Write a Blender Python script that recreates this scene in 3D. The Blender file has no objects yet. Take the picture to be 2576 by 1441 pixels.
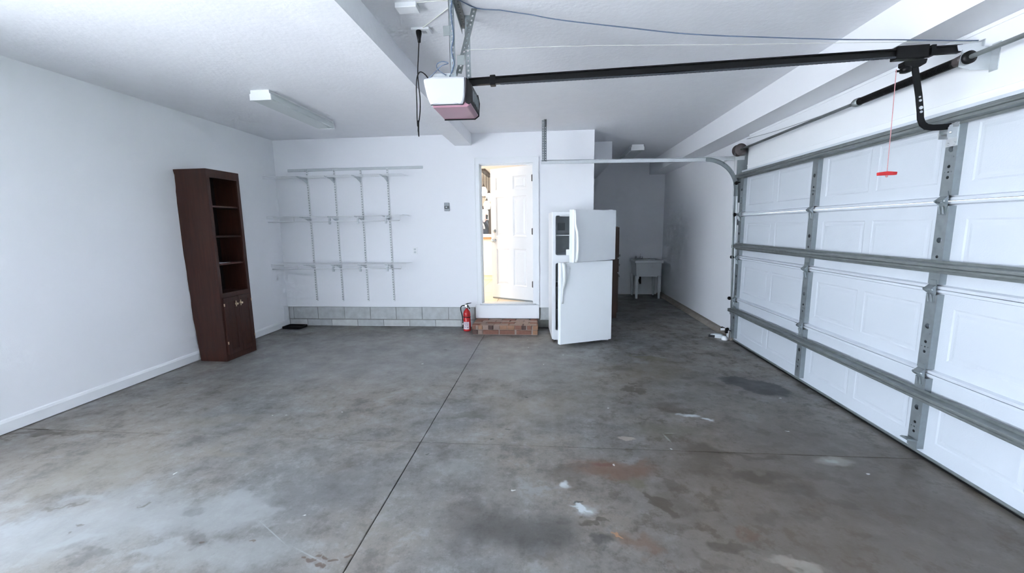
import bpy, bmesh, math, random
from mathutils import Vector, Matrix
from mathutils.geometry import tessellate_polygon
random.seed(7)
C = bpy.context.scene.collection
SC = bpy.context.scene
PI = math.pi

# ------------------------------------------------------------------ camera, sky, sun, exposure
cam_d = bpy.data.cameras.new('camera'); cam = bpy.data.objects.new('camera', cam_d); C.objects.link(cam)
F_PX = 1032.56
cam_d.sensor_width = 36.0; cam_d.lens = 36.0 * F_PX / 2576.0
cam_d.clip_start = 0.02; cam_d.clip_end = 400
_y, _p, _r = (math.radians(a) for a in (5.1391, -8.1571, 0.7727))
_R = Matrix.Rotation(_y, 3, 'Z') @ Matrix.Rotation(_p, 3, 'X') @ Matrix.Rotation(_r, 3, 'Y')
_rt, _fw, _up = _R.col[0], _R.col[1], _R.col[2]
cam.matrix_world = Matrix(((_rt[0], _up[0], -_fw[0], 0), (_rt[1], _up[1], -_fw[1], 0), (_rt[2], _up[2], -_fw[2], 1.507), (0, 0, 0, 1)))
SC.camera = cam

world = bpy.data.worlds.new('sky'); SC.world = world; world.use_nodes = True
_bg = world.node_tree.nodes['Background']
_bg.inputs[0].default_value = (0.75, 0.862, 1.0, 1); _bg.inputs[1].default_value = 3.45

sun_d = bpy.data.lights.new('sun', 'SUN'); sun_d.energy = 17.0; sun_d.angle = 0.02; sun_d.color = (0.955, 0.965, 1.0)
sun = bpy.data.objects.new('sun', sun_d); C.objects.link(sun)
sun.rotation_euler = Vector((-0.03, 0.75, -0.66)).to_track_quat('-Z', 'Y').to_euler()

# portals only tell the renderer where the sky comes in; they give no light of their own
portal_d = bpy.data.lights.new('doorway_portal', 'AREA'); portal_d.shape = 'RECTANGLE'; portal_d.size = 2.13; portal_d.size_y = 4.88
portal_d.cycles.is_portal = True
portal = bpy.data.objects.new('doorway_portal', portal_d); C.objects.link(portal)
portal.location = (-4.42, -0.96, 1.065); portal.rotation_euler = Vector((1, 0, 0)).to_track_quat('-Z', 'Y').to_euler()

portal2_d = bpy.data.lights.new('fill_window_portal', 'AREA'); portal2_d.shape = 'RECTANGLE'; portal2_d.size = 1.3; portal2_d.size_y = 1.6  # portal for the added fill window
portal2_d.cycles.is_portal = True
portal2 = bpy.data.objects.new('fill_window_portal', portal2_d); C.objects.link(portal2)
portal2.location = (2.70, -1.7, 1.55); portal2.rotation_euler = Vector((-1, 0, 0)).to_track_quat('-Z', 'Y').to_euler()

kl_d = bpy.data.lights.new('kitchen_fill_light', 'AREA'); kl_d.shape = 'RECTANGLE'; kl_d.size = 2.4; kl_d.size_y = 2.4; kl_d.energy = 26; kl_d.color = (1.0, 0.93, 0.82)  # unseen area lamp without a fixture, added to brighten the kitchen
kl = bpy.data.objects.new('kitchen_fill_light', kl_d); C.objects.link(kl); kl.location = (-2.6, 7.7, 2.78)

SC.view_settings.view_transform = 'Standard'; SC.view_settings.look = 'None'
SC.view_settings.gamma = 1.0; SC.view_settings.use_curve_mapping = False
SC.view_settings.exposure = 2.49
SC.cycles.use_adaptive_sampling = True; SC.cycles.adaptive_threshold = 0.08; SC.cycles.adaptive_min_samples = 20; SC.cycles.max_bounces = 9; SC.cycles.diffuse_bounces = 6; SC.cycles.glossy_bounces = 3; SC.cycles.transparent_max_bounces = 12
SC.cycles.use_denoising = True; SC.cycles.sample_clamp_indirect = 12
SC.cycles.caustics_reflective = False; SC.cycles.caustics_refractive = False

# ------------------------------------------------------------------ materials
def _new(name):
    m = bpy.data.materials.new(name); m.use_nodes = True
    nt = m.node_tree; return m, nt, nt.nodes['Principled BSDF']
def mat(name, col, rough=0.5, metal=0.0, var=0.06, scale=6.0, bump=0.0, bscale=80.0, spec=0.5, stretch=None, col2=None):
    """plain surface: base colour with a soft procedural mottling and optional fine relief"""
    m, nt, b = _new(name); N, L = nt.nodes, nt.links
    geo = N.new('ShaderNodeNewGeometry'); src = geo.outputs['Position']
    if stretch:
        mp = N.new('ShaderNodeMapping'); mp.inputs['Scale'].default_value = stretch; L.new(src, mp.inputs[0]); src = mp.outputs[0]
    nz = N.new('ShaderNodeTexNoise'); nz.inputs['Scale'].default_value = scale; nz.inputs['Detail'].default_value = 5; L.new(src, nz.inputs['Vector'])
    mx = N.new('ShaderNodeMix'); mx.data_type = 'RGBA'
    a = [max(0, c * (1 - var)) for c in col]; d = col2 if col2 else [min(1, c * (1 + var)) for c in col]
    mx.inputs[6].default_value = (*a, 1); mx.inputs[7].default_value = (*d, 1)
    L.new(nz.outputs['Fac'], mx.inputs[0]); L.new(mx.outputs[2], b.inputs['Base Color'])
    b.inputs['Roughness'].default_value = rough; b.inputs['Metallic'].default_value = metal; b.inputs['Specular IOR Level'].default_value = spec
    if bump:
        n2 = N.new('ShaderNodeTexNoise'); n2.inputs['Scale'].default_value = bscale; n2.inputs['Detail'].default_value = 4; L.new(geo.outputs['Position'], n2.inputs['Vector'])
        bp = N.new('ShaderNodeBump'); bp.inputs['Strength'].default_value = bump; bp.inputs['Distance'].default_value = 0.01
        L.new(n2.outputs['Fac'], bp.inputs['Height']); L.new(bp.outputs[0], b.inputs['Normal'])
    return m
def emit(name, col, strength):
    m, nt, b = _new(name); b.inputs['Base Color'].default_value = (*col, 1)
    b.inputs['Emission Color'].default_value = (*col, 1); b.inputs['Emission Strength'].default_value = strength; return m

M = {}
M['wall'] = mat('painted_drywall', (0.855, 0.868, 0.90), 0.75, var=0.012, scale=1.5, bump=0.05, bscale=160, spec=0.25)
M['ceil'] = mat('textured_ceiling_paint', (0.865, 0.875, 0.905), 0.85, var=0.03, scale=9, bump=0.24, bscale=28, spec=0.15)
M['trim'] = mat('white_trim_paint', (0.84, 0.86, 0.885), 0.4, var=0.01)
M['door_paint'] = mat('white_door_paint', (0.86, 0.86, 0.86), 0.35, var=0.01)
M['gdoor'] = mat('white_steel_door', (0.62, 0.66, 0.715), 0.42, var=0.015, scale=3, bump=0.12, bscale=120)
M['galv'] = mat('galvanised_steel', (0.29, 0.325, 0.34), 0.45, metal=0.55, var=0.16, scale=26)
M['galv_dark'] = mat('weathered_galvanised_steel', (0.26, 0.285, 0.285), 0.45, metal=0.55, var=0.25, scale=18)
M['galv_light'] = mat('bright_zinc', (0.62, 0.65, 0.67), 0.3, metal=0.7, var=0.1, scale=30)
M['black'] = mat('black_enamel', (0.004, 0.004, 0.0045), 0.38, var=0.2, spec=0.22)
M['black_plastic'] = mat('black_plastic', (0.005, 0.005, 0.0055), 0.45, var=0.2, spec=0.3)
M['drum'] = mat('cast_drum_metal', (0.10, 0.085, 0.085), 0.55, metal=0.4, var=0.25, scale=30)
M['wood'] = mat('dark_stained_wood', (0.030, 0.0115, 0.0085), 0.40, var=0.35, scale=7, stretch=(6, 6, 0.5), col2=(0.066, 0.0225, 0.0145), spec=0.35)
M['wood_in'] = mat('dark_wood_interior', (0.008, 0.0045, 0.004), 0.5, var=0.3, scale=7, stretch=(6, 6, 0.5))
M['wood_red'] = mat('reddish_brown_wood', (0.062, 0.027, 0.017), 0.45, var=0.3, scale=8, stretch=(6, 6, 0.6))
M['raw_edge'] = mat('raw_chipboard_edge', (0.42, 0.36, 0.29), 0.8, var=0.3, scale=60)
M['brass'] = mat('worn_brass', (0.62, 0.50, 0.34), 0.3, metal=0.8, var=0.15, scale=40)
M['block'] = mat('concrete_block', (0.52, 0.54, 0.545), 0.9, var=0.28, scale=11, bump=0.35, bscale=140, spec=0.2)
M['block_b'] = mat('concrete_block_pale', (0.58, 0.59, 0.585), 0.9, var=0.24, scale=9, bump=0.35, bscale=140, spec=0.2)
M['mortar'] = mat('mortar', (0.31, 0.315, 0.30), 0.95, var=0.2, scale=20, bump=0.3, spec=0.1)
M['curb'] = mat('dusty_concrete_curb', (0.30, 0.265, 0.23), 0.9, var=0.3, scale=12, bump=0.3, spec=0.15)
M['brick_a'] = mat('brick_red', (0.23, 0.115, 0.085), 0.85, var=0.3, scale=22, bump=0.3, bscale=90, spec=0.15)
M['brick_b'] = mat('brick_dark', (0.10, 0.062, 0.055), 0.85, var=0.3, scale=22, bump=0.3, bscale=90, spec=0.15)
M['brick_c'] = mat('brick_pale', (0.31, 0.225, 0.19), 0.85, var=0.25, scale=22, bump=0.3, bscale=90, spec=0.15)
M['brick_d'] = mat('brick_tan', (0.32, 0.18, 0.115), 0.85, var=0.3, scale=18, bump=0.3, bscale=90, spec=0.15)
M['brick_mortar'] = mat('brick_mortar', (0.36, 0.29, 0.255), 0.95, var=0.15, scale=30, spec=0.1)
M['red_ext'] = mat('red_gloss_enamel', (0.52, 0.018, 0.022), 0.22, var=0.05)
M['red_plastic'] = mat('red_plastic', (0.62, 0.025, 0.03), 0.4, var=0.05)
M['red_cord'] = mat('red_and_white_cord', (0.60, 0.30, 0.31), 0.8, var=0.5, scale=300)
M['lens'] = mat('pink_lens', (0.40, 0.205, 0.26), 0.3, var=0.08, scale=8)
M['opener_white'] = mat('off_white_plastic', (0.54, 0.55, 0.565), 0.4, var=0.01)
M['appl'] = mat('white_appliance_enamel', (0.83, 0.86, 0.885), 0.3, var=0.012, scale=4)
M['appl_handle'] = mat('ivory_handle_plastic', (0.84, 0.86, 0.84), 0.35, var=0.01)
M['liner'] = mat('pale_grey_liner', (0.60, 0.635, 0.66), 0.4, var=0.03)
M['gasket'] = mat('grey_gasket', (0.10, 0.115, 0.125), 0.7, var=0.4, scale=60)
M['tub'] = mat('white_utility_tub', (0.70, 0.73, 0.75), 0.45, var=0.03)
M['chrome'] = mat('chrome', (0.70, 0.71, 0.72), 0.15, metal=1.0, var=0.05)
M['dark_metal'] = mat('dark_bronze', (0.10, 0.088, 0.085), 0.5, metal=0.4, var=0.1)
M['wire_white'] = mat('white_coated_wire', (0.84, 0.86, 0.875), 0.4, var=0.02)
M['rail_grey'] = mat('pale_grey_rail', (0.56, 0.60, 0.62), 0.45, var=0.05)
M['slot'] = mat('slot_shade_grey', (0.42, 0.46, 0.475), 0.6, var=0.05)
M['cord_blue'] = mat('slate_blue_wire', (0.085, 0.125, 0.20), 0.5, var=0.1)
M['cord_pale'] = mat('cream_wire', (0.62, 0.63, 0.58), 0.6, var=0.05)
M['plate_dark'] = mat('grey_control_plastic', (0.27, 0.30, 0.32), 0.45, var=0.05)
M['plate_black'] = mat('charcoal_plastic', (0.035, 0.04, 0.05), 0.4, var=0.1)
M['cool_white'] = mat('white_plastic', (0.84, 0.855, 0.87), 0.4, var=0.01)
M['fix_side'] = mat('fixture_enamel', (0.80, 0.81, 0.82), 0.4, var=0.01)
M['diffuser'] = mat('acrylic_diffuser_off', (0.62, 0.665, 0.665), 0.35, var=0.02)
M['k_floor'] = mat('pale_kitchen_tile', (0.74, 0.60, 0.44), 0.4, var=0.12, scale=3)
M['k_white'] = mat('warm_white_cabinet', (0.86, 0.82, 0.74), 0.4, var=0.01)
M['k_wall'] = mat('warm_grey_wall', (0.62, 0.60, 0.585), 0.8, var=0.02)
M['k_ceil'] = mat('kitchen_ceiling_paint', (0.86, 0.83, 0.78), 0.8, var=0.01)
M['butcher'] = mat('tan_wood_edge', (0.50, 0.30, 0.15), 0.5, var=0.15, scale=12)
M['counter'] = mat('white_countertop', (0.85, 0.84, 0.83), 0.3, var=0.03)
M['win_frame'] = mat('dark_window_frame', (0.18, 0.165, 0.165), 0.5, var=0.08)
M['shade'] = emit('lit_opal_glass', (1.0, 0.93, 0.83), 1.1)
M['skin'] = mat('skin', (0.36, 0.175, 0.145), 0.5, var=0.08, scale=20)
M['hair'] = mat('grey_blond_hair', (0.36, 0.29, 0.24), 0.7, var=0.3, scale=60)
M['jacket'] = mat('black_jacket', (0.004, 0.004, 0.007), 0.8, var=0.3)
M['trousers'] = mat('dark_trousers', (0.03, 0.035, 0.05), 0.8, var=0.2)
M['shoe'] = mat('black_shoe_leather', (0.015, 0.015, 0.015), 0.5, var=0.2)
M['driveway'] = mat('pale_concrete_driveway', (0.56, 0.56, 0.56), 0.9, var=0.08, scale=1.0)
M['grass'] = mat('lawn', (0.10, 0.16, 0.05), 0.95, var=0.3, scale=4)
M['deck'] = mat('grey_deck_boards', (0.42, 0.40, 0.37), 0.8, var=0.15, scale=5)
M['white_trimmed'] = mat('exterior_white', (0.78, 0.79, 0.80), 0.8, var=0.02)

def glass_mat():
    m, nt, b = _new('window_glass'); N, L = nt.nodes, nt.links
    tr = N.new('ShaderNodeBsdfTransparent'); gl = N.new('ShaderNodeBsdfGlossy'); gl.inputs['Roughness'].default_value = 0.02
    fr = N.new('ShaderNodeFresnel'); fr.inputs[0].default_value = 1.3; ms = N.new('ShaderNodeMixShader')
    L.new(fr.outputs[0], ms.inputs[0]); L.new(tr.outputs[0], ms.inputs[1]); L.new(gl.outputs[0], ms.inputs[2])
    L.new(ms.outputs[0], N['Material Output'].inputs[0]); return m
M['glass'] = glass_mat()

def ext_label_mat():
    """flat printed label: white paper, rows of grey print and a dark square at the lower right, laid out in the label's own UV"""
    m, nt, b = _new('printed_extinguisher_label'); N, L = nt.nodes, nt.links
    uv = N.new('ShaderNodeUVMap'); sep = N.new('ShaderNodeSeparateXYZ'); L.new(uv.outputs[0], sep.inputs[0])
    def rng(sock, a, bb):
        g = N.new('ShaderNodeMath'); g.operation = 'GREATER_THAN'; g.inputs[1].default_value = a; L.new(sock, g.inputs[0])
        l = N.new('ShaderNodeMath'); l.operation = 'LESS_THAN'; l.inputs[1].default_value = bb; L.new(sock, l.inputs[0])
        mu = N.new('ShaderNodeMath'); mu.operation = 'MULTIPLY'; L.new(g.outputs[0], mu.inputs[0]); L.new(l.outputs[0], mu.inputs[1]); return mu.outputs[0]
    def mul(a, bb):
        mu = N.new('ShaderNodeMath'); mu.operation = 'MULTIPLY'; L.new(a, mu.inputs[0]); L.new(bb, mu.inputs[1]); return mu.outputs[0]
    def add(a, bb):
        mu = N.new('ShaderNodeMath'); mu.operation = 'MAXIMUM'; L.new(a, mu.inputs[0]); L.new(bb, mu.inputs[1]); return mu.outputs[0]
    rows = None
    for v0, v1, u0, u1 in ((.82, .90, .18, .82), (.66, .73, .2, .85), (.49, .55, .3, .85), (.30, .36, .15, .6), (.20, .24, .2, .55), (.18, .34, .68, .86)):
        r = mul(rng(sep.outputs[1], v0, v1), rng(sep.outputs[0], u0, u1)); rows = r if rows is None else add(rows, r)
    nz = N.new('ShaderNodeTexNoise'); nz.inputs['Scale'].default_value = 18; L.new(uv.outputs[0], nz.inputs['Vector'])
    cut = N.new('ShaderNodeMath'); cut.operation = 'GREATER_THAN'; cut.inputs[1].default_value = 0.42; L.new(nz.outputs['Fac'], cut.inputs[0])
    rows = mul(rows, cut.outputs[0])
    mx = N.new('ShaderNodeMix'); mx.data_type = 'RGBA'; mx.inputs[6].default_value = (0.80, 0.66, 0.69, 1); mx.inputs[7].default_value = (0.16, 0.14, 0.22, 1)
    L.new(rows, mx.inputs[0]); L.new(mx.outputs[2], b.inputs['Base Color']); b.inputs['Roughness'].default_value = 0.4
    return m
M['ext_label'] = ext_label_mat()

def floor_mat(bx0, bx1, by0, by1):
    """worn, stained concrete. Stains and broad tone patches each sit at their own place on the slab."""
    m, nt, b = _new('stained_concrete'); N, L = nt.nodes, nt.links
    geo = N.new('ShaderNodeNewGeometry'); P0 = geo.outputs['Position']
    def noise(scale, detail=5, rough=0.55, vec=None):
        n = N.new('ShaderNodeTexNoise'); n.inputs['Scale'].default_value = scale; n.inputs['Detail'].default_value = detail; n.inputs['Roughness'].default_value = rough
        L.new(vec or P0, n.inputs['Vector']); return n
    def mixc(fac, a, bcol, fscale=None):
        x = N.new('ShaderNodeMix'); x.data_type = 'RGBA'; L.new(fac, x.inputs[0])
        if isinstance(a, tuple): x.inputs[6].default_value = (*a, 1)
        else: L.new(a, x.inputs[6])
        x.inputs[7].default_value = (*bcol, 1); return x.outputs[2]
    def mrange(s, a, bb, c=0.0, d=1.0):
        r = N.new('ShaderNodeMapRange'); r.interpolation_type = 'SMOOTHSTEP'
        for i, v in enumerate((a, bb, c, d)): r.inputs[1 + i].default_value = v
        L.new(s, r.inputs[0]); return r.outputs[0]
    n1 = noise(0.7, 4, 0.6); n2 = noise(2.6, 5, 0.65); n3 = noise(11, 5, 0.7)
    col = mixc(mrange(n1.outputs['Fac'], 0.36, 0.64), (0.168, 0.169, 0.169), (0.225, 0.200, 0.176))
    col = mixc(mrange(n2.outputs['Fac'], 0.50, 0.78, 0, 0.75), col, (0.13, 0.125, 0.122))
    col = mixc(mrange(n2.outputs['Fac'], 0.44, 0.24, 0, 0.65), col, (0.265, 0.268, 0.272))
    col = mixc(mrange(n3.outputs['Fac'], 0.50, 0.72, 0, 0.62), col, (0.105, 0.098, 0.092))
    col = mixc(mrange(n3.outputs['Fac'], 0.46, 0.26, 0, 0.50), col, (0.30, 0.302, 0.302))
    n5 = noise(34, 3, 0.7)
    col = mixc(mrange(n5.outputs['Fac'], 0.56, 0.72, 0, 0.42), col, (0.085, 0.08, 0.075))
    col = mixc(mrange(n5.outputs['Fac'], 0.42, 0.28, 0, 0.30), col, (0.33, 0.33, 0.33))
    n6 = noise(5.2, 6, 0.78)
    col = mixc(mrange(n6.outputs['Fac'], 0.50, 0.66, 0, 0.60), col, (0.098, 0.090, 0.082))
    col = mixc(mrange(n6.outputs['Fac'], 0.48, 0.34, 0, 0.50), col, (0.275, 0.280, 0.282))
    # the half nearest the garage door is spotted with old oil
    sx = N.new('ShaderNodeSeparateXYZ'); L.new(P0, sx.inputs[0])
    n7 = noise(6.5, 4, 0.75)
    mm = N.new('ShaderNodeMath'); mm.operation = 'MULTIPLY'; L.new(mrange(sx.outputs[0], -0.4, 0.9, 0, 0.75), mm.inputs[0]); L.new(mrange(n7.outputs['Fac'], 0.52, 0.64), mm.inputs[1])
    col = mixc(mm.outputs[0], col, (0.065, 0.050, 0.038))
    # warped position for ragged outlines
    d1 = noise(3.0, 2); d2 = noise(16.0, 2)
    def off(n, k):
        s = N.new('ShaderNodeVectorMath'); s.operation = 'SUBTRACT'; s.inputs[1].default_value = (0.5, 0.5, 0.5); L.new(n.outputs['Color'], s.inputs[0])
        t = N.new('ShaderNodeVectorMath'); t.operation = 'SCALE'; t.inputs['Scale'].default_value = k; L.new(s.outputs[0], t.inputs[0]); return t.outputs[0]
    a1 = N.new('ShaderNodeVectorMath'); L.new(P0, a1.inputs[0]); L.new(off(d1, 0.34), a1.inputs[1])
    a2 = N.new('ShaderNodeVectorMath'); L.new(a1.outputs[0], a2.inputs[0]); L.new(off(d2, 0.16), a2.inputs[1])
    a3 = N.new('ShaderNodeVectorMath'); L.new(P0, a3.inputs[0]); L.new(off(d2, 0.07), a3.inputs[1])
    WARP, FINE = a2.outputs[0], a3.outputs[0]
    def stain_and_tone(x, y, rx, ry, rot, colr, amt=0.7, soft=0.5, fine=False):
        nonlocal col
        ext = max(rx, ry) + 0.24
        if x + ext < bx0 or x - ext > bx1 or y + ext < by0 or y - ext > by1: return      # nothing of it on this slab
        sb = N.new('ShaderNodeVectorMath'); sb.operation = 'SUBTRACT'; sb.inputs[1].default_value = (x, y, 0); L.new(P0 if fine == 2 else (FINE if fine else WARP), sb.inputs[0])
        if rot == 0:
            ml = N.new('ShaderNodeVectorMath'); ml.operation = 'MULTIPLY'; ml.inputs[1].default_value = (1 / rx, 1 / ry, 0); L.new(sb.outputs[0], ml.inputs[0])
            ln = N.new('ShaderNodeVectorMath'); ln.operation = 'LENGTH'; L.new(ml.outputs[0], ln.inputs[0]); dist = ln.outputs['Value']
        else:
            c_, s_ = math.cos(math.radians(rot)), math.sin(math.radians(rot)); dd = []
            for v in ((c_ / rx, s_ / rx, 0), (-s_ / ry, c_ / ry, 0)):
                dt = N.new('ShaderNodeVectorMath'); dt.operation = 'DOT_PRODUCT'; dt.inputs[1].default_value = v; L.new(sb.outputs[0], dt.inputs[0]); dd.append(dt.outputs['Value'])
            m1 = N.new('ShaderNodeMath'); m1.operation = 'MULTIPLY'; L.new(dd[0], m1.inputs[0]); L.new(dd[0], m1.inputs[1])
            m2 = N.new('ShaderNodeMath'); m2.operation = 'MULTIPLY_ADD'; L.new(dd[1], m2.inputs[0]); L.new(dd[1], m2.inputs[1]); L.new(m1.outputs[0], m2.inputs[2])
            m3 = N.new('ShaderNodeMath'); m3.operation = 'SQRT'; L.new(m2.outputs[0], m3.inputs[0]); dist = m3.outputs[0]
        col = mixc(mrange(dist, 1.0, 1.0 - soft, 0, amt), col, colr)
    BR, DK, RED, OL = (0.085, 0.068, 0.052), (0.055, 0.053, 0.052), (0.15, 0.085, 0.055), (0.12, 0.105, 0.06)
    PALE, WHT, CLR = (0.27, 0.278, 0.285), (0.50, 0.54, 0.57), (0.245, 0.252, 0.255)
    # general browning of the right half, paler wash at the lower left
    stain_and_tone(1.55, 2.2, 1.7, 1.5, 0, (0.140, 0.106, 0.076), 0.70, 0.8)
    stain_and_tone(0.7, 3.8, 1.3, 0.9, 0, (0.165, 0.145, 0.12), 0.35, 0.8)
    stain_and_tone(1.7, 3.4, 0.8, 2.2, 10, (0.12, 0.115, 0.11), 0.45, 0.8)
    stain_and_tone(1.5, 8.0, 1.2, 2.2, 0, (0.10, 0.09, 0.08), 0.5, 0.8)  # darker tone over the alcove floor
    stain_and_tone(-2.6, 1.65, 0.9, 0.28, 8, PALE, 0.65, 0.7); stain_and_tone(-1.75, 1.88, 0.42, 0.22, 20, PALE, 0.6, 0.7)
    stain_and_tone(-2.3, 1.9, 0.5, 0.22, -15, PALE, 0.5, 0.7); stain_and_tone(-1.5, 1.6, 0.6, 0.12, 5, PALE, 0.5, 0.7)
    stain_and_tone(-2.9, 2.2, 0.5, 0.35, 0, (0.20, 0.185, 0.16), 0.5, 0.7)
    stain_and_tone(-1.3, 2.1, 0.45, 0.28, 0, (0.12, 0.12, 0.12), 0.5, 0.8)
    stain_and_tone(-2.2, 4.7, 2.4, 1.5, 0, (0.27, 0.272, 0.275), 0.55, 0.7); stain_and_tone(-0.1, 4.6, 1.0, 1.2, 0, (0.26, 0.258, 0.255), 0.4, 0.8); stain_and_tone(-0.38, 4.2, 0.42, 0.32, 0, CLR, 0.5, 0.6); stain_and_tone(-0.7, 5.2, 0.5, 0.35, 0, CLR, 0.35, 0.7)  # first broad patch paints the rear left lighter, offsetting the light's falloff
    stain_and_tone(-0.05, 3.3, 0.7, 0.5, 0, (0.205, 0.18, 0.15), 0.4, 0.8)
    stain_and_tone(1.1, 4.3, 0.55, 0.5, 20, (0.19, 0.16, 0.12), 0.5, 0.7)
    # oil, rust and tyre marks
    stain_and_tone(-0.15, 1.86, 0.52, 0.21, 0, DK, 0.7, 0.8); stain_and_tone(-0.40, 1.99, 0.3, 0.1, 0, DK, 0.4, 0.8)
    stain_and_tone(0.38, 2.42, 0.34, 0.13, 4, RED, 0.75, 0.6); stain_and_tone(0.10, 2.33, 0.16, 0.12, 0, BR, 0.55, 0.7); stain_and_tone(0.35, 2.48, 0.10, 0.03, 0, (0.13, 0.05, 0.035), 0.6, 0.6, True)
    stain_and_tone(0.60, 2.12, 0.055, 0.17, 28, BR, 0.85, 0.35); stain_and_tone(0.70, 2.15, 0.2, 0.2, 0, BR, 0.35, 0.8)
    stain_and_tone(1.25, 2.40, 0.24, 0.10, -10, BR, 0.8, 0.5); stain_and_tone(1.40, 2.22, 0.16, 0.09, -30, BR, 0.6, 0.6); stain_and_tone(1.65, 2.42, 0.18, 0.08, 0, BR, 0.6, 0.6)
    stain_and_tone(1.93, 3.92, 0.33, 0.20, -38, (0.050, 0.049, 0.052), 0.9, 0.25)
    stain_and_tone(0.79, 3.71, 0.10, 0.045, -10, BR, 0.8, 0.4); stain_and_tone(0.86, 3.80, 0.06, 0.03, 0, BR, 0.7, 0.4); stain_and_tone(0.60, 3.50, 0.04, 0.02, 0, BR, 0.7, 0.4)
    stain_and_tone(1.00, 3.35, 0.16, 0.15, 0, BR, 0.6, 0.7); stain_and_tone(0.9, 2.95, 0.35, 0.12, 0, (0.11, 0.105, 0.075), 0.55, 0.7)
    stain_and_tone(1.02, 2.66, 0.20, 0.17, -20, BR, 0.75, 0.55); stain_and_tone(1.35, 2.66, 0.3, 0.05, 0, BR, 0.7, 0.6); stain_and_tone(0.95, 2.50, 0.22, 0.12, 0, BR, 0.55, 0.7)
    stain_and_tone(1.15, 4.68, 0.26, 0.10, -15, OL, 0.7, 0.4); stain_and_tone(1.38, 4.55, 0.16, 0.08, 0, BR, 0.6, 0.5)
    stain_and_tone(-0.66, 3.08, 0.16, 0.09, 0, (0.10, 0.098, 0.085), 0.65, 0.35)
    stain_and_tone(0.30, 1.76, 0.10, 0.06, 0, DK, 0.7, 0.6); stain_and_tone(0.27, 1.90, 0.09, 0.025, 5, BR, 0.7, 0.5); stain_and_tone(0.46, 1.78, 0.12, 0.09, 0, RED, 0.6, 0.7)
    stain_and_tone(0.34, 1.86, 0.045, 0.010, -35, (0.36, 0.20, 0.11), 0.9, 0.4, True); stain_and_tone(0.20, 1.63, 0.06, 0.04, 0, BR, 0.7, 0.6)
    stain_and_tone(0.86, 1.84, 0.10, 0.05, -30, BR, 0.7, 0.5); stain_and_tone(1.05, 1.72, 0.05, 0.06, 0, RED, 0.5, 0.6); stain_and_tone(-0.05, 1.70, 0.08, 0.05, 0, BR, 0.4, 0.6)
    stain_and_tone(-3.92, 2.64, 0.36, 0.055, 2, BR, 0.9, 0.6); stain_and_tone(-4.05, 2.55, 0.12, 0.03, 5, BR, 0.7, 0.6); stain_and_tone(-3.6, 2.66, 0.4, 0.03, 0, BR, 0.4, 0.7)
    stain_and_tone(-3.38, 3.12, 0.07, 0.035, 20, BR, 0.8, 0.5); stain_and_tone(-3.66, 3.63, 0.12, 0.03, 5, BR, 0.8, 0.5); stain_and_tone(-3.35, 3.3, 0.5, 0.06, 35, BR, 0.25, 0.7)
    for x, y in ((-1.03, 1.62), (-1.07, 1.63), (-1.10, 1.61), (-1.05, 1.59), (-0.99, 1.61), (-1.14, 1.615), (-1.02, 1.585), (-0.93, 1.64), (-1.7, 1.67), (-1.45, 1.69)):
        stain_and_tone(x, y, 0.022, 0.011, 0, (0.10, 0.06, 0.045), 0.75, 0.4, True)
    stain_and_tone(-2.66, 1.86, 0.10, 0.03, 20, BR, 0.55, 0.6); stain_and_tone(-2.3, 1.9, 0.05, 0.02, 10, BR, 0.6, 0.5); stain_and_tone(-2.45, 1.72, 0.05, 0.02, 0, BR, 0.6, 0.5)
    stain_and_tone(-1.25, 2.62, 0.2, 0.05, 3, BR, 0.3, 0.7); stain_and_tone(-1.6, 2.68, 0.6, 0.02, 0, BR, 0.3, 0.7)
    for x, y, rx, ry, c, a in ((-2.75, 1.75, .16, .05, PALE, .7), (-2.35, 1.62, .20, .05, PALE, .7), (-2.05, 1.72, .14, .05, PALE, .6), (-1.9, 1.58, .12, .05, PALE, .6), (-2.6, 1.95, .22, .05, PALE, .5), (-1.75, 2.0, .12, .07, PALE, .55), (-1.55, 1.92, .14, .06, PALE, .5), (-2.15, 1.55, .10, .05, DK, .35), (-1.75, 1.68, .13, .06, DK, .35), (-1.95, 1.85, .12, .05, DK, .3), (-2.9, 1.95, .1, .05, BR, .4), (-1.3, 2.35, .2, .08, BR, .3), (-2.2, 2.45, .3, .08, (0.21, 0.19, 0.16), .5), (-2.7, 2.9, .5, .12, (0.21, 0.19, 0.16), .4),
                               (0.75, 2.30, .09, .05, BR, .5), (0.95, 2.22, .12, .05, BR, .45), (1.35, 2.05, .13, .06, BR, .45), (1.15, 2.02, .10, .05, BR, .4), (1.6, 2.15, .12, .06, BR, .5), (1.75, 2.32, .10, .05, BR, .5), (0.62, 1.92, .11, .05, BR, .4), (0.75, 1.76, .10, .05, BR, .5), (0.95, 1.92, .09, .04, RED, .4), (0.18, 2.20, .10, .05, BR, .45), (0.48, 2.30, .12, .05, OL, .5), (0.2, 2.42, .1, .04, DK, .3), (0.55, 2.52, .09, .03, RED, .5), (1.55, 2.80, .3, .06, BR, .35), (1.2, 3.0, .25, .06, BR, .3), (0.5, 3.0, .2, .05, DK, .25), (0.3, 3.4, .2, .06, BR, .25), (-0.1, 3.9, .25, .08, DK, .2), (0.7, 4.3, .25, .08, BR, .3), (1.5, 3.9, .2, .1, BR, .3), (-0.6, 2.35, .2, .1, CLR, .4), (-0.5, 3.6, .25, .1, CLR, .4)):
        stain_and_tone(x, y, rx, ry, (hash((x, y)) % 40) - 20 or 3, c, a, 0.6)
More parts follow.
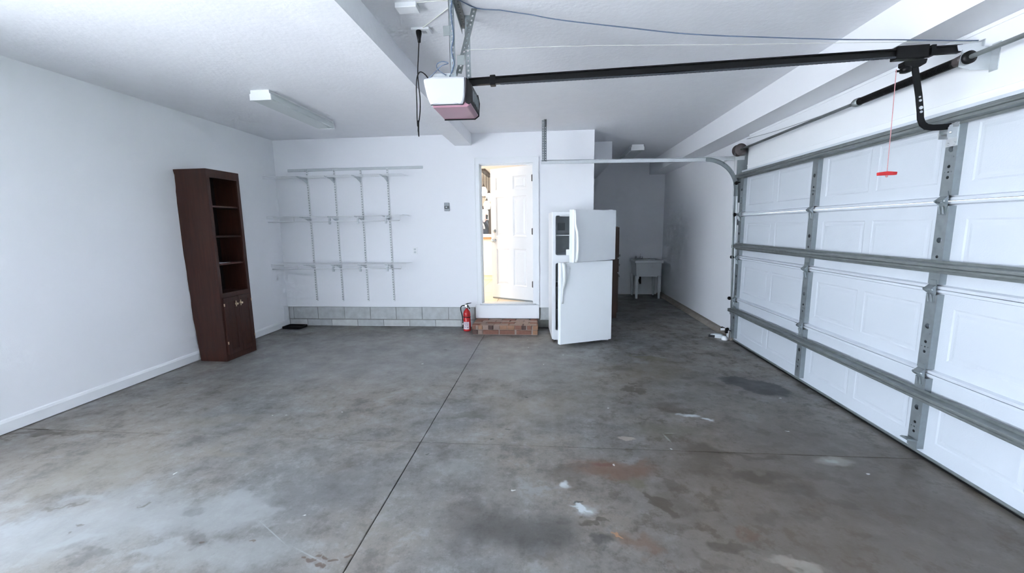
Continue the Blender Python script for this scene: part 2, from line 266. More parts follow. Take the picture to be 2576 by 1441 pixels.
    # wet, scraped and whitened spots
    stain_and_tone(0.09, 2.26, 0.040, 0.045, 0, WHT, 0.85, 0.8, True); stain_and_tone(0.175, 2.05, 0.075, 0.02, -25, WHT, 0.95, 0.6, True); stain_and_tone(0.165, 2.055, 0.018, 0.06, 20, WHT, 0.95, 0.6, True); stain_and_tone(0.20, 2.03, 0.08, 0.06, 0, WHT, 0.45, 0.8, True)
    stain_and_tone(1.13, 3.22, 0.10, 0.030, 0, WHT, 0.85, 0.7, True); stain_and_tone(1.24, 3.16, 0.05, 0.018, -20, WHT, 0.9, 0.6, True); stain_and_tone(1.05, 3.24, 0.03, 0.03, 0, WHT, 0.6, 0.7, True)
    stain_and_tone(0.56, 2.82, 0.075, 0.032, 0, (0.40, 0.34, 0.30), 0.8, 0.35, True); stain_and_tone(1.82, 2.61, 0.15, 0.07, 0, (0.30, 0.29, 0.26), 0.7, 0.5, True); stain_and_tone(1.80, 2.61, 0.06, 0.03, 0, WHT, 0.35, 0.8, True)
    stain_and_tone(0.845, 2.84, 0.012, 0.085, 12, (0.30, 0.335, 0.29), 0.75, 0.8, 2); stain_and_tone(0.885, 2.915, 0.06, 0.010, 4, (0.30, 0.335, 0.29), 0.55, 0.8, 2)
    stain_and_tone(-1.39, 1.76, 0.20, 0.005, -31, (0.34, 0.36, 0.37), 0.6, 0.95, 2); stain_and_tone(-1.12, 1.635, 0.15, 0.006, -22, (0.34, 0.36, 0.37), 0.5, 0.95, 2)
    stain_and_tone(-0.05, 2.2, 0.10, 0.035, 0, PALE, 0.5, 0.6); stain_and_tone(1.08, 1.73, 0.16, 0.06, 0, (0.36, 0.33, 0.29), 0.6, 0.6)
    stain_and_tone(-0.55, 4.55, 0.05, 0.07, 0, PALE, 0.6, 0.5); stain_and_tone(0.80, 5.0, 0.16, 0.06, 0, PALE, 0.45, 0.6); stain_and_tone(1.0, 4.55, 0.12, 0.05, -20, PALE, 0.5, 0.5)
    for x, y in ((-2.28, 3.02), (-2.16, 3.03), (0.495, 3.32), (-2.35, 2.2), (-1.42, 4.35), (-1.72, 3.1), (-0.36, 5.56), (-0.28, 5.4), (-0.26, 5.05), (0.17, 4.75), (-0.05, 4.4), (2.02, 3.6), (0.42, 2.48), (-1.3, 1.9), (0.84, 2.69), (1.75, 3.0), (-0.2, 2.17), (1.93, 2.48)):
        stain_and_tone(x, y, 0.014, 0.011, 0, (0.62, 0.63, 0.62), 0.9, 0.6, True)
    for x, y in ((-0.82, 2.52), (-0.4, 2.75), (-0.2, 3.5), (0.16, 2.1), (-3.0, 4.9), (-2.2, 5.5), (-0.3, 2.9), (-1.3, 4.9)):
        stain_and_tone(x, y, 0.025, 0.012, 10, DK, 0.8, 0.5, True)
    L.new(col, b.inputs['Base Color'])
    L.new(mrange(n2.outputs['Fac'], 0.3, 0.7, 0.34, 0.58), b.inputs['Roughness']); b.inputs['Specular IOR Level'].default_value = 0.5
    bp = N.new('ShaderNodeBump'); bp.inputs['Strength'].default_value = 0.10; bp.inputs['Distance'].default_value = 0.01
    L.new(n3.outputs['Fac'], bp.inputs['Height']); L.new(bp.outputs[0], b.inputs['Normal'])
    return m

# ------------------------------------------------------------------ mesh helpers
class MB:
    """collects simple solids into one mesh"""
    def __init__(self): self.v = []; self.f = []; self.sm = []; self.uv = None
    def add(self, vs, fs, smooth=False):
        o = len(self.v); self.v += [tuple(p) for p in vs]; self.f += [tuple(i + o for i in f) for f in fs]; self.sm += [smooth] * len(fs); return self
    def box(self, x0, x1, y0, y1, z0, z1):
        if x0 > x1: x0, x1 = x1, x0
        if y0 > y1: y0, y1 = y1, y0
        if z0 > z1: z0, z1 = z1, z0
        vs = [(x, y, z) for z in (z0, z1) for y in (y0, y1) for x in (x0, x1)]
        return self.add(vs, [(0, 2, 3, 1), (4, 5, 7, 6), (0, 1, 5, 4), (2, 6, 7, 3), (0, 4, 6, 2), (1, 3, 7, 5)])
    def tube(self, pts, r, n=8, flat=1.0, closed_ends=True, twist=0.0):
        """round (or flattened) rod through pts; r one radius or one per point"""
        pts = [Vector(p) for p in pts]; rs = r if isinstance(r, (list, tuple)) else [r] * len(pts)
        vs, fs = [], []; prev = None
        for i, p in enumerate(pts):
            d = (pts[min(i + 1, len(pts) - 1)] - pts[max(i - 1, 0)]).normalized()
            if prev is None:
                a = Vector((0, 0, 1)) if abs(d.z) < 0.9 else Vector((1, 0, 0)); u = d.cross(a).normalized()
            else: u = (prev - d * prev.dot(d)).normalized()
            prev = u; w = d.cross(u)
            for k in range(n):
                t = 2 * PI * k / n + twist; vs.append(p + (u * math.cos(t) + w * math.sin(t) * flat) * rs[i])
        for i in range(len(pts) - 1):
            for k in range(n): fs.append((i * n + k, i * n + (k + 1) % n, (i + 1) * n + (k + 1) % n, (i + 1) * n + k))
        self.add(vs, fs, n > 6)
        if closed_ends:
            o = len(self.v) - len(vs); self.f += [tuple(o + k for k in reversed(range(n))), tuple(o + (len(pts) - 1) * n + k for k in range(n))]; self.sm += [False, False]
        return self
    def lathe(self, prof, at=(0, 0, 0), axis='Z', n=24, smooth=True):
        """prof: list of (radius, height)"""
        vs, fs = [], []
        for r, h in prof:
            for k in range(n):
                t = 2 * PI * k / n; c, s = r * math.cos(t), r * math.sin(t)
                q = (c, s, h) if axis == 'Z' else ((h, c, s) if axis == 'X' else (s, h, c))
                vs.append((q[0] + at[0], q[1] + at[1], q[2] + at[2]))
        for i in range(len(prof) - 1):
            for k in range(n): fs.append((i * n + k, i * n + (k + 1) % n, (i + 1) * n + (k + 1) % n, (i + 1) * n + k))
        self.add(vs, fs, smooth); o = len(self.v) - len(vs)
        if prof[0][0] > 1e-6: self.f.append(tuple(o + k for k in reversed(range(n)))); self.sm.append(False)
        if prof[-1][0] > 1e-6: self.f.append(tuple(o + (len(prof) - 1) * n + k for k in range(n))); self.sm.append(False)
        return self
    def prism(self, poly, a0, a1, axis='Y', holes=()):
        """poly in the plane across axis -> solid between a0 and a1; holes are inner outlines"""
        def q(p, a): return (p[0], a, p[1]) if axis == 'Y' else ((a, p[0], p[1]) if axis == 'X' else (p[0], p[1], a))
        rings = [list(poly)] + [list(h) for h in holes]; flat = [p for r in rings for p in r]; n = len(flat)
        tri = tessellate_polygon([[Vector((p[0], p[1], 0)) for p in r] for r in rings])
        vs = [q(p, a0) for p in flat] + [q(p, a1) for p in flat]
        fs = [tuple(t) for t in tri] + [tuple(i + n for i in reversed(t)) for t in tri]
        s = 0
        for r in rings:
            k = len(r)
            for i in range(k): fs.append((s + i, s + (i + 1) % k, n + s + (i + 1) % k, n + s + i))
            s += k
        return self.add(vs, fs)
    def build(self, name, m, parent=None, bevel=0.0, kind=None, label=None, fix=True, subsurf=0):
        me = bpy.data.meshes.new(name); me.from_pydata(self.v, [], self.f); me.polygons.foreach_set('use_smooth', self.sm)
        if fix:
            bm = bmesh.new(); bm.from_mesh(me); bmesh.ops.recalc_face_normals(bm, faces=bm.faces); bm.to_mesh(me); bm.free()
        me.materials.append(m if not isinstance(m, str) else M[m]); me.update()
        o = bpy.data.objects.new(name, me); C.objects.link(o)
        if parent: o.parent = parent
        if bevel:
            bv = o.modifiers.new('bevel', 'BEVEL'); bv.width = bevel; bv.segments = 2; bv.limit_method = 'ANGLE'; bv.angle_limit = 0.6
        if kind: o['kind'] = kind
        if label: o['label'] = label
        return o
def thing(name, label, cat, loc=(0, 0, 0), rotz=0.0, group=None):
    o = bpy.data.objects.new(name, None); C.objects.link(o); o.empty_display_size = 0.05
    o.location = loc; o.rotation_euler = (0, 0, rotz); o['label'] = label; o['category'] = cat
    if group: o['group'] = group
    return o
def tag(o, label, cat, group=None):
    o['label'] = label; o['category'] = cat
    if group: o['group'] = group
    return o
def struct(o, label=None, cat=None):
    o['kind'] = 'structure'
    if label: o['label'] = label
    if cat: o['category'] = cat
    return o
def smooth(ps, k=5):
    """Catmull-Rom points so cords bend without kinks"""
    ps = [Vector(p) for p in ps]; out = []
    for i in range(len(ps) - 1):
        a, b_, c_, d_ = ps[max(i - 1, 0)], ps[i], ps[i + 1], ps[min(i + 2, len(ps) - 1)]
        for j in range(k):
            t = j / k; out.append(0.5 * ((2 * b_) + (c_ - a) * t + (2 * a - 5 * b_ + 4 * c_ - d_) * t * t + (3 * b_ - a - 3 * c_ + d_) * t ** 3))
    return out + [ps[-1]]
def circ(cx, cy, r, n=10, sx=1.0): return [(cx + r * sx * math.cos(2 * PI * k / n), cy + r * math.sin(2 * PI * k / n)) for k in range(n)]
def rect(x0, x1, z0, z1): return [(x0, z0), (x1, z0), (x1, z1), (x0, z1)]
def rrect(x0, x1, z0, z1, r, n=4):
    out = []
    for cx, cz, a in ((x1 - r, z0 + r, -90), (x1 - r, z1 - r, 0), (x0 + r, z1 - r, 90), (x0 + r, z0 + r, 180)):
        for k in range(n + 1): t = math.radians(a + 90 * k / n); out.append((cx + r * math.cos(t), cz + r * math.sin(t)))
    return out
def dup(root, loc, label=None):
    r = root.copy(); C.objects.link(r); r.location = loc
    if label: r['label'] = label
    for ch in list(root.children):
        c = ch.copy(); C.objects.link(c); c.parent = r
        for g in list(ch.children):
            d = g.copy(); C.objects.link(d); d.parent = c
    return r
def inst(name, src, loc, parent):
    c = src.copy(); c.name = name; C.objects.link(c); c.parent = parent; c.location = loc; return c

# ------------------------------------------------------------------ room shell
XL, XR, YD, H, YN, YB = -4.138, 2.478, 6.085, 2.852, -4.0, 9.25
JX, JY = -0.9105, 2.6755
G = 0.0028
fl = struct(MB().box(XL - 0.3, XR + 0.25, YN, YD + 0.2, -0.16, -0.012).box(0.3, XR + 0.25, YD + 0.2, YB + 0.1, -0.16, -0.012).build('floor', M['mortar']), 'worn grey concrete garage floor with saw cut joints', 'floor')
for x0, x1, y0, y1 in ((XL, JX - G, YN, JY - G), (JX + G, XR + 0.12, YN, JY - G), (XL, JX - G, JY + G, YD + 0.02), (JX + G, XR + 0.12, JY + G, YD), (0.62, XR + 0.12, YD, YB)):
    MB().box(x0, x1, y0, y1, -0.05, 0.0).build('slab', floor_mat(x0, x1, y0, y1), fl, bevel=0.004 if y1 < YB - 1 and y1 < YD - 0.5 else 0)
struct(MB().box(XL - 0.3, XR + 0.3, YN - 0.2, YB + 0.2, H, H + 0.2).build('ceiling', M['ceil']), 'white textured garage ceiling', 'ceiling')
# left wall with the open vehicle doorway that lights the garage (just out of the picture)
OY0, OY1, OZ = -3.40, 1.48, 2.13
struct(MB().box(XL - 0.25, XL, OY1, YD + 0.2, 0, H).box(XL - 0.25, XL, YN - 0.2, OY0, 0, H).box(XL - 0.25, XL, OY0, OY1, OZ, H).build('wall_left', M['wall']), 'plain white left wall behind the dark bookcase', 'wall')
struct(MB().box(XL, XL + 0.13, OY1, OY1 + 0.05, 0, OZ + 0.04).box(XL, XL + 0.03, OY1, OY1 + 0.10, 0, OZ + 0.04).box(XL, XL + 0.03, OY0 - 0.10, OY0, 0, OZ + 0.04).box(XL, XL + 0.03, OY0 - 0.10, OY1 + 0.10, OZ, OZ + 0.10).build('trim_1', M['trim']), 'white jamb around the open vehicle doorway', 'trim')
struct(MB().box(XL - 0.3, XR + 0.3, YN - 0.2, YN, 0, H).build('wall_front', M['wall']), 'plain white wall behind the camera', 'wall')
w2 = struct(MB().prism(rect(-2.5, -0.9, 0.9, 2.2), XR + 0.06, XR + 0.12, 'X', holes=[rect(-2.45, -1.73, 0.95, 2.15), rect(-1.67, -0.95, 0.95, 2.15)]).build('fill_window', M['trim']), 'added white framed window behind the camera that lets in fill light', 'window')  # unseen window, added so daylight fills the left wall
MB().box(XR + 0.085, XR + 0.091, -2.46, -0.94, 0.94, 2.16).build('pane', M['glass'], w2)
# rear wall, with its door opening, standing on two courses of concrete block
DX0, DX1, DZ0, DZ1 = -1.012, -0.212, 0.372, 2.437
wr = struct(MB().box(XL, DX0, YD, YD + 0.14, 0.312, H).box(DX1, 0.645, YD, YD + 0.14, 0.312, H).box(DX0, DX1, YD, YD + 0.14, DZ1, H).build('wall_rear', M['wall']), 'white rear wall with shelving and the kitchen door', 'wall')
MB().box(XL, 0.64, YD + 0.022, YD + 0.14, 0, 0.311).build('mortar_bed', M['mortar'], wr)
def blocks(z0, z1, xs, mats):
    for i in range(len(xs) - 1):
        j = random.uniform(-0.002, 0.002)
        MB().box(xs[i] + 0.004, xs[i + 1] - 0.004, YD + 0.012 + j, YD + 0.06, z0 + 0.003, z1 - 0.003).build('block', mats[i % 2], wr, bevel=0.003)
blocks(0.114, 0.308, [XL + 0.012, -4.05, -3.645, -3.208, -2.785, -2.367, -1.953, -1.536, -1.125], (M['block'], M['block']))
blocks(0.0, 0.108, [XL + 0.012, -3.83, -3.426, -2.999, -2.576, -2.159, -1.746, -1.34, -1.09], (M['block_b'], M['block']))
blocks(0.114, 0.308, [-0.13, 0.28, 0.64], (M['block'], M['block'])); blocks(0.0, 0.108, [-0.13, 0.08, 0.48, 0.64], (M['mortar'], M['block']))
MB().box(XL + 0.03, -1.10, YD - 0.004, YD, 0.312, 0.324).box(-0.14, 0.645, YD - 0.004, YD, 0.312, 0.324).build('drip_edge', M['trim'], wr)
# right wall, its garage doorway and header
GY0, GY1 = -0.02, 5.425
struct(MB().box(XR, XR + 0.2, GY1, YB + 0.2, 0.055, H).box(XR, XR + 0.2, -0.9, GY0, 0.0, H).box(XR, XR + 0.2, YN, -2.5, 0.0, H).box(XR, XR + 0.2, -2.5, -0.9, 0.0, 0.9).box(XR, XR + 0.2, -2.5, -0.9, 2.2, H).box(XR, XR + 0.2, GY0, GY1, 2.15, H).build('wall_right', M['wall']), 'white right wall beyond and above the garage door', 'wall')
struct(MB().box(2.43, XR, GY0 - 0.1, GY1 + 0.0, 2.165, 2.585).box(2.424, 2.43, GY0 - 0.1, GY1, 2.560, 2.568).box(2.424, 2.43, GY0 - 0.1, GY1, 2.22, 2.226).box(2.43, 2.50, GY1 - 0.005, GY1 + 0.03, 0.0, 2.165).build('trim_2', M['trim']), 'white header board above the garage door', 'trim')
struct(MB().box(2.15, XR, YN, YB, 2.588, H).build('trim_3', M['wall']), 'boxed white soffit along the right wall above the garage door', 'soffit')
struct(MB().box(-1.350, -1.108, YN, YD, 2.690, H).build('trim_4', M['ceil']), 'white boxed ceiling beam running to the rear wall', 'beam')
struct(MB().box(0.645, 1.017, 6.95, YB, 2.535, H).build('trim_5', M['wall']), 'grey boxed bulkhead high in the dark alcove', 'bulkhead')
struct(MB().prism([(2.372, 0.0), (2.60, 0.0), (2.60, 0.05), (2.43, 0.05), (2.392, 0.035)], 5.46, YB, 'Y').build('trim_6', M['curb'], bevel=0.006), 'low dusty concrete curb under the alcove wall', 'curb')
struct(MB().box(0.30, XR + 0.2, YB, YB + 0.15, 0.02, H).box(0.3, XR, YB + 0.005, YB + 0.1, 0, 0.02).build('wall_back', M['wall']), 'shadowed back wall of the alcove behind the sink', 'wall')
struct(MB().box(0.50, 0.645, YD + 0.14, YB, 0, H).build('wall_alcove', M['wall']), 'alcove side wall behind the refrigerator', 'wall')
# baseboard on the left wall (profiled: tall face and small cap)
struct(MB().prism([(XL, 0.006), (XL + 0.016, 0.006), (XL + 0.016, 0.086), (XL + 0.009, 0.104), (XL, 0.112)], OY1 + 0.10, YD, 'Y').build('baseboard_left', M['trim']), 'white baseboard along the left wall', 'baseboard')
MBp = MB().box(XL, XL + 0.007, YD - 0.10, YD - 0.001, 0.10, 0.33)
struct(MBp.build('trim_7', M['trim']), 'thin white corner strip beside the concrete blocks', 'trim')

# ------------------------------------------------------------------ outdoors beyond the open doorway
struct(MB().box(XL - 46, XL - 0.25, -60, 45, -0.14, -0.04).box(XL - 0.25, XL, OY0, OY1, -0.05, -0.002).build('ground', M['driveway']), 'pale concrete driveway outside the open doorway, widened to reflect light in', 'driveway')  # stretched far past a driveway to bounce light onto the far ceiling
struct(MB().box(-90, 90, -90, 90, -0.5, -0.18).build('lawn', M['grass']), 'lawn around the building', 'lawn')

# ------------------------------------------------------------------ kitchen behind the open door
KX0, KX1, KY1, KZ0, KZ1 = -4.0, 0.5, 11.5, 0.372, 2.80
kf = struct(MB().box(KX0 - 0.1, KX1, YD + 0.14, KY1 + 0.1, KZ0 - 0.1, KZ0 - 0.004).build('floor', M['brick_mortar']), 'pale tiled kitchen floor', 'floor')
for ix in range(5):
    for iy in range(9):
        x0, y0 = -2.6 + ix * 0.45, YD + 0.15 + iy * 0.45
        MB().box(x0 + 0.003, x0 + 0.447, y0 + 0.003, y0 + 0.447, KZ0 - 0.03, KZ0).build('tile', M['k_floor'], kf)
struct(MB().box(KX0 - 0.1, KX1, YD + 0.14, KY1 + 0.1, KZ1, KZ1 + 0.05).build('ceiling', M['k_ceil']), 'warm white kitchen ceiling', 'ceiling')
struct(MB().box(KX0 - 0.1, KX0, YD + 0.14, KY1 + 0.1, 0.2, KZ1).build('wall_kitchen_left', M['k_wall']), 'kitchen side wall out of view', 'wall')
struct(MB().box(KX1 - 0.02, KX1, YB, KY1 + 0.1, 0.2, KZ1).build('wall_kitchen_right', M['k_wall']), 'kitchen side wall behind the open door', 'wall')
WX0, WX1, WZ0, WZ1 = -2.62, -1.60, 1.28, 2.11
struct(MB().box(KX0, WX0, KY1, KY1 + 0.1, 0.2, KZ1).box(WX1, KX1, KY1, KY1 + 0.1, 0.2, KZ1).box(WX0, WX1, KY1, KY1 + 0.1, 0.2, WZ0).box(WX0, WX1, KY1, KY1 + 0.1, WZ1, KZ1).build('wall_kitchen_rear', M['k_wall']), 'warm grey far kitchen wall with a window', 'wall')
w1 = struct(MB().prism(rect(WX0, WX1, WZ0, WZ1), KY1 + 0.01, KY1 + 0.06, 'Y', holes=[rrect(WX0 + 0.07, WX1 - 0.07, WZ0 + 0.05, WZ1 - 0.09, 0.06)]).build('window_1', M['win_frame']), 'dark framed kitchen window seen through the open door', 'window')
MB().box(WX0 + 0.06, WX1 - 0.06, KY1 + 0.03, KY1 + 0.036, WZ0 + 0.04, WZ1 - 0.08).build('pane', M['glass'], w1)
MB().box(WX0 - 0.1, WX1 + 0.1, KY1 - 0.10, KY1 - 0.0, WZ1 + 0.0, 2.325).build('valance', M['k_white'], w1, label='warm white valance box above the window')
deck = struct(MB().box(KX0 - 0.1, 1.0, KY1 + 0.1, 17.5, 0.2, 0.365).build('deck', M['deck']), 'grey deck outside the kitchen window', 'deck')
struct(MB().box(KX0 - 0.6, 1.6, KY1 + 0.1, 17.55, 2.86, 2.98).box(KX0 - 0.55, KX0 - 0.4, 17.2, 17.35, 0.2, 2.86).box(1.2, 1.35, 17.2, 17.35, 0.2, 2.86).build('shading_roof', M['deck']), 'added roof over the deck that keeps sun off the person', 'roof')  # roof added to block the sun so the person stays dark
shed = tag(MB().box(-5.5, 0.8, 17.6, 19.5, -0.2, 3.4).prism([(-5.8, 3.4), (1.1, 3.4), (-2.35, 4.6)], 17.5, 19.6, 'Y').build('shed', M['white_trimmed']), 'bright white outbuilding beyond the kitchen window', 'shed')

isl = thing('kitchen_island', 'warm white kitchen island with a white top seen through the open door', 'island', (-1.6, 8.9, KZ0))
MB().box(-0.95, 0.75, 0.03, 1.45, 0.10, 0.895).box(-0.93, 0.73, 0.07, 1.40, 0.0, 0.10).build('cabinet', M['k_white'], isl, bevel=0.004)
MB().box(-0.98, 0.78, 0.0, 1.50, 0.895, 0.935).build('edge_band', M['butcher'], isl, label='tan wood edge under the white countertop')
MB().box(-1.0, 0.80, -0.02, 1.52, 0.936, 0.985).build('countertop', M['counter'], isl, bevel=0.006)
fa = thing('kitchen_faucet', 'white gooseneck faucet on the island top in front of the window', 'faucet', (-1.66, 9.8, 1.357))
MB().tube([(0, 0, 0), (0, 0, 0.20), (0.012, 0, 0.245), (0.045, 0, 0.275), (0.085, 0, 0.268), (0.115, 0, 0.235), (0.128, 0, 0.19), (0.134, 0, 0.13)], [0.018, 0.014, 0.014, 0.014, 0.014, 0.014, 0.017, 0.022], 10).build('spout', M['cool_white'], fa)
MB().lathe([(0.03, 0), (0.03, 0.02), (0.02, 0.03)], n=14).build('base', M['cool_white'], fa)
MB().tube([(0.0, -0.02, 0.08), (0.03, -0.06, 0.12)], 0.008, 8).build('lever', M['cool_white'], fa)

pl = thing('pendant_light', 'dark bar canopy with opal glass pendants hanging over the kitchen island', 'lamp', (-1.45, 9.84, KZ1))
MB().box(-0.06, 0.06, -0.62, 0.62, -0.045, 0).build('canopy', M['dark_metal'], pl, bevel=0.006)
for py, pz in ((-0.52, -0.385), (-0.05, -0.66), (0.33, -0.455)):
    MB().tube([(0, py, -0.04), (0, py, pz + 0.06)], 0.006, 6).build('cord', M['dark_metal'], pl)
    so = MB().lathe([(0.008, 0.075), (0.014, 0.05), (0.03, 0.012), (0.034, 0.0)], at=(0, py, pz), n=14).build('socket', M['dark_metal'], pl)
    MB().lathe([(0.03, 0.0), (0.058, -0.02), (0.076, -0.07), (0.079, -0.12), (0.074, -0.17), (0.068, -0.19)], at=(0, py, pz), n=18).build('shade', M['shade'], so)

# ------------------------------------------------------------------ person beyond the window
def skin_mesh(name, joints, edges, radii, m, parent, sub=2, root=0):
    me = bpy.data.meshes.new(name); me.from_pydata([tuple(j) for j in joints], edges, []); o = bpy.data.objects.new(name, me); C.objects.link(o); o.parent = parent
    o.modifiers.new('skin', 'SKIN'); me.materials.append(M[m] if isinstance(m, str) else m)
    for i, s in enumerate(me.skin_vertices[0].data):
        r = radii[i]; s.radius = r if isinstance(r, tuple) else (r, r); s.use_root = (i == root)
    ss = o.modifiers.new('sub', 'SUBSURF'); ss.levels = sub; ss.render_levels = sub
    return o
pe = thing('person', 'person in black jacket holding a phone up to the face beyond the kitchen window', 'person', (-2.27, 15.0, 0.365))
J = [(0, 0, 0.92), (0, 0, 1.06), (0, 0.01, 1.22), (0, 0.01, 1.36), (0, 0.0, 1.43), (0, -0.01, 1.49),            # 0-5 pelvis .. neck
     (-0.19, 0.01, 1.35), (-0.245, -0.03, 1.10), (-0.10, -0.24, 1.20), (-0.045, -0.245, 1.335),                    # 6-9 arm on the left in the picture
     (0.19, 0.01, 1.35), (0.25, -0.04, 1.10), (0.15, -0.24, 1.24), (0.075, -0.245, 1.40),                          # 10-13
     (-0.09, 0, 0.86), (-0.10, -0.01, 0.48), (-0.105, 0.01, 0.09), (0.09, 0, 0.86), (0.10, -0.01, 0.48), (0.105, 0.01, 0.09)]
E_ = [(0, 1), (1, 2), (2, 3), (3, 4), (4, 5), (3, 6), (6, 7), (7, 8), (8, 9), (3, 10), (10, 11), (11, 12), (12, 13), (0, 14), (14, 15), (15, 16), (0, 17), (17, 18), (18, 19)]
Rr = [(.155, .11), (.15, .105), (.165, .115), (.15, .10), (.07, .07), (.05, .055), .068, .055, .045, .03, .068, .055, .045, .03, .09, .065, .042, .09, .065, .042]
skin_mesh('body', J, E_, Rr, 'jacket', pe)
skin_mesh('trousers', [(0, 0, 0.93), (-0.09, 0, 0.85), (-0.10, -0.01, 0.48), (-0.105, 0.01, 0.06), (0.09, 0, 0.85), (0.10, -0.01, 0.48), (0.105, 0.01, 0.06)], [(0, 1), (1, 2), (2, 3), (0, 4), (4, 5), (5, 6)], [(.165, .12), .10, .075, .055, .10, .075, .055], 'trousers', pe)
for sx in (-0.105, 0.105): MB().lathe([(0.0, 0.085), (0.035, 0.08), (0.05, 0.04), (0.052, 0.0)], at=(sx, 0.0, 0.0), n=12).tube([(sx, 0.0, 0.035), (sx, -0.12, 0.03), (sx, -0.19, 0.022)], [0.045, 0.042, 0.022], 10).build('shoe', M['shoe'], pe)
# head: an ovoid with brow, nose, chin and ears
hb = bmesh.new(); bmesh.ops.create_uvsphere(hb, u_segments=28, v_segments=20, radius=1.0)
for v in hb.verts:
    x, y, z = v.co; fr = max(0, -y)
    w = 0.078 * (1 - 0.22 * max(0, -z) ** 1.5); v.co = Vector((x * w, y * (0.098 - 0.012 * max(0, -z)), z * 0.118))
    if fr > 0.75 and abs(x) < 0.24 and -0.34 < z < 0.12: v.co.y -= 0.020 * (1 - abs(x) / 0.24) * (1 if z < -0.05 else 0.5)     # nose
    if fr > 0.6 and 0.14 < z < 0.30 and abs(x) < 0.6: v.co.y -= 0.006                                                          # brow
    if fr > 0.6 and 0.0 < z < 0.14 and 0.2 < abs(x) < 0.6: v.co.y += 0.009                                                     # eye sockets
    if fr > 0.55 and z < -0.72: v.co.y -= 0.012                                                                                # chin
for f in hb.faces: f.smooth = True
hm = bpy.data.meshes.new('head'); hb.to_mesh(hm); hb.free(); hm.materials.append(M['skin'])
head = bpy.data.objects.new('head', hm); C.objects.link(head); head.parent = pe; head.location = (0, -0.03, 1.575); head.rotation_euler = (math.radians(4), 0, math.radians(4))
for sx in (-1, 1):
    MB().lathe([(0.0, -0.008), (0.009, -0.004), (0.0115, 0.0), (0.009, 0.004), (0.0, 0.007)], at=(sx * 0.031, -0.087, 0.008), axis='Y', n=10).build('eye', M['black_plastic'], head)
    MB().tube([(sx * 0.078, 0.005, -0.03), (sx * 0.086, 0.012, 0.0), (sx * 0.082, 0.012, 0.03)], [0.008, 0.014, 0.009], 8).build('ear', M['skin'], head)
MB().tube([(-0.024, -0.083, -0.055), (0, -0.089, -0.057), (0.024, -0.083, -0.055)], 0.005, 6).build('mouth', M['lens'], head)
hb = bmesh.new(); bmesh.ops.create_uvsphere(hb, u_segments=24, v_segments=16, radius=1.0)
bmesh.ops.delete(hb, geom=[v for v in hb.verts if v.co.z < -0.35 or (v.co.y < -0.30 and v.co.z < 0.52)], context='VERTS')
for v in hb.verts: v.co = Vector((v.co.x * 0.086, v.co.y * 0.106 + 0.006, v.co.z * 0.124 + 0.004 + 0.002 * math.sin(40 * v.co.x)))
for f in hb.faces: f.smooth = True
hm = bpy.data.meshes.new('hair'); hb.to_mesh(hm); hb.free(); hm.materials.append(M['hair']); hair = bpy.data.objects.new('hair', hm); C.objects.link(hair); hair.parent = head
so_ = hair.modifiers.new('thick', 'SOLIDIFY'); so_.thickness = 0.012
def hand(px, py, pz, side, tilt):
    """palm with four unequal bent fingers and a thumb leaving the side of the palm"""
    j = [(0, 0, 0), (0, -0.005, 0.045), (0, -0.012, 0.085)]; e = [(0, 1), (1, 2)]; r = [(.024, .016), (.036, .016), (.034, .014)]
    for k, (dx, ln) in enumerate(((-.028, .062), (-.010, .074), (.009, .070), (.027, .055))):
        b0 = len(j); j += [(dx * .9, -.014, .088), (dx, -.026, .088 + ln * .45), (dx, -.052, .088 + ln * .70), (dx, -.068, .088 + ln * .62)]
        e += [(2, b0), (b0, b0 + 1), (b0 + 1, b0 + 2), (b0 + 2, b0 + 3)]; r += [.0095, .009, .0085, .007]
    b0 = len(j); j += [(side * .034, -.018, .040), (side * .052, -.040, .066), (side * .048, -.060, .088)]; e += [(1, b0), (b0, b0 + 1), (b0 + 1, b0 + 2)]; r += [.011, .010, .008]
    o = skin_mesh('hand', j, e, r, 'skin', pe, 1); o.location = (px, py, pz); o.rotation_euler = (math.radians(-8), math.radians(tilt), 0); return o
hand(-0.04, -0.245, 1.345, 1, 12); hand(0.075, -0.245, 1.41, -1, -10)
ph = tag(MB().prism(rrect(-0.038, 0.038, -0.075, 0.075, 0.01), -0.004, 0.004, 'Y').build('phone', M['black_plastic'], bevel=0.001), 'black phone held up by the person beyond the kitchen window', 'phone')
ph.location = (-2.27 + 0.085, 15.0 - 0.325, 0.365 + 1.53); ph.rotation_euler = (0, 0, 0.1)

# ------------------------------------------------------------------ kitchen door, casing, kick board
cas = struct(MB().prism([(-1.075, 0.372), (-1.075, 2.515), (-0.145, 2.515), (-0.145, 0.372), (-0.222, 0.372), (-0.222, 2.428), (-1.004, 2.428), (-1.004, 0.372)], YD - 0.018, YD, 'Y').prism([(-1.082, 0.372), (-1.082, 2.522), (-0.138, 2.522), (-0.138, 0.372), (-0.152, 0.372), (-0.152, 2.506), (-1.066, 2.506), (-1.066, 0.372)], YD - 0.026, YD - 0.017, 'Y').build('trim_8', M['trim']), 'white casing around the kitchen door', 'trim')
jb = MB().box(DX0, DX0 + 0.018, YD, YD + 0.14, DZ0, DZ1).box(DX1 - 0.018, DX1, YD, YD + 0.14, DZ0, DZ1).box(DX0, DX1, YD, YD + 0.14, DZ1 - 0.018, DZ1).box(DX0 + 0.018, DX0 + 0.03, YD + 0.05, YD + 0.09, DZ0, DZ1 - 0.018).box(DX0 + 0.018, DX1 - 0.018, YD + 0.05, YD + 0.09, DZ1 - 0.03, DZ1 - 0.018)
jb.build('jamb', M['trim'], cas)
MB().box(-1.03, -0.20, YD - 0.04, YD + 0.14, 0.352, 0.378).build('threshold', M['galv_light'], cas, bevel=0.004)
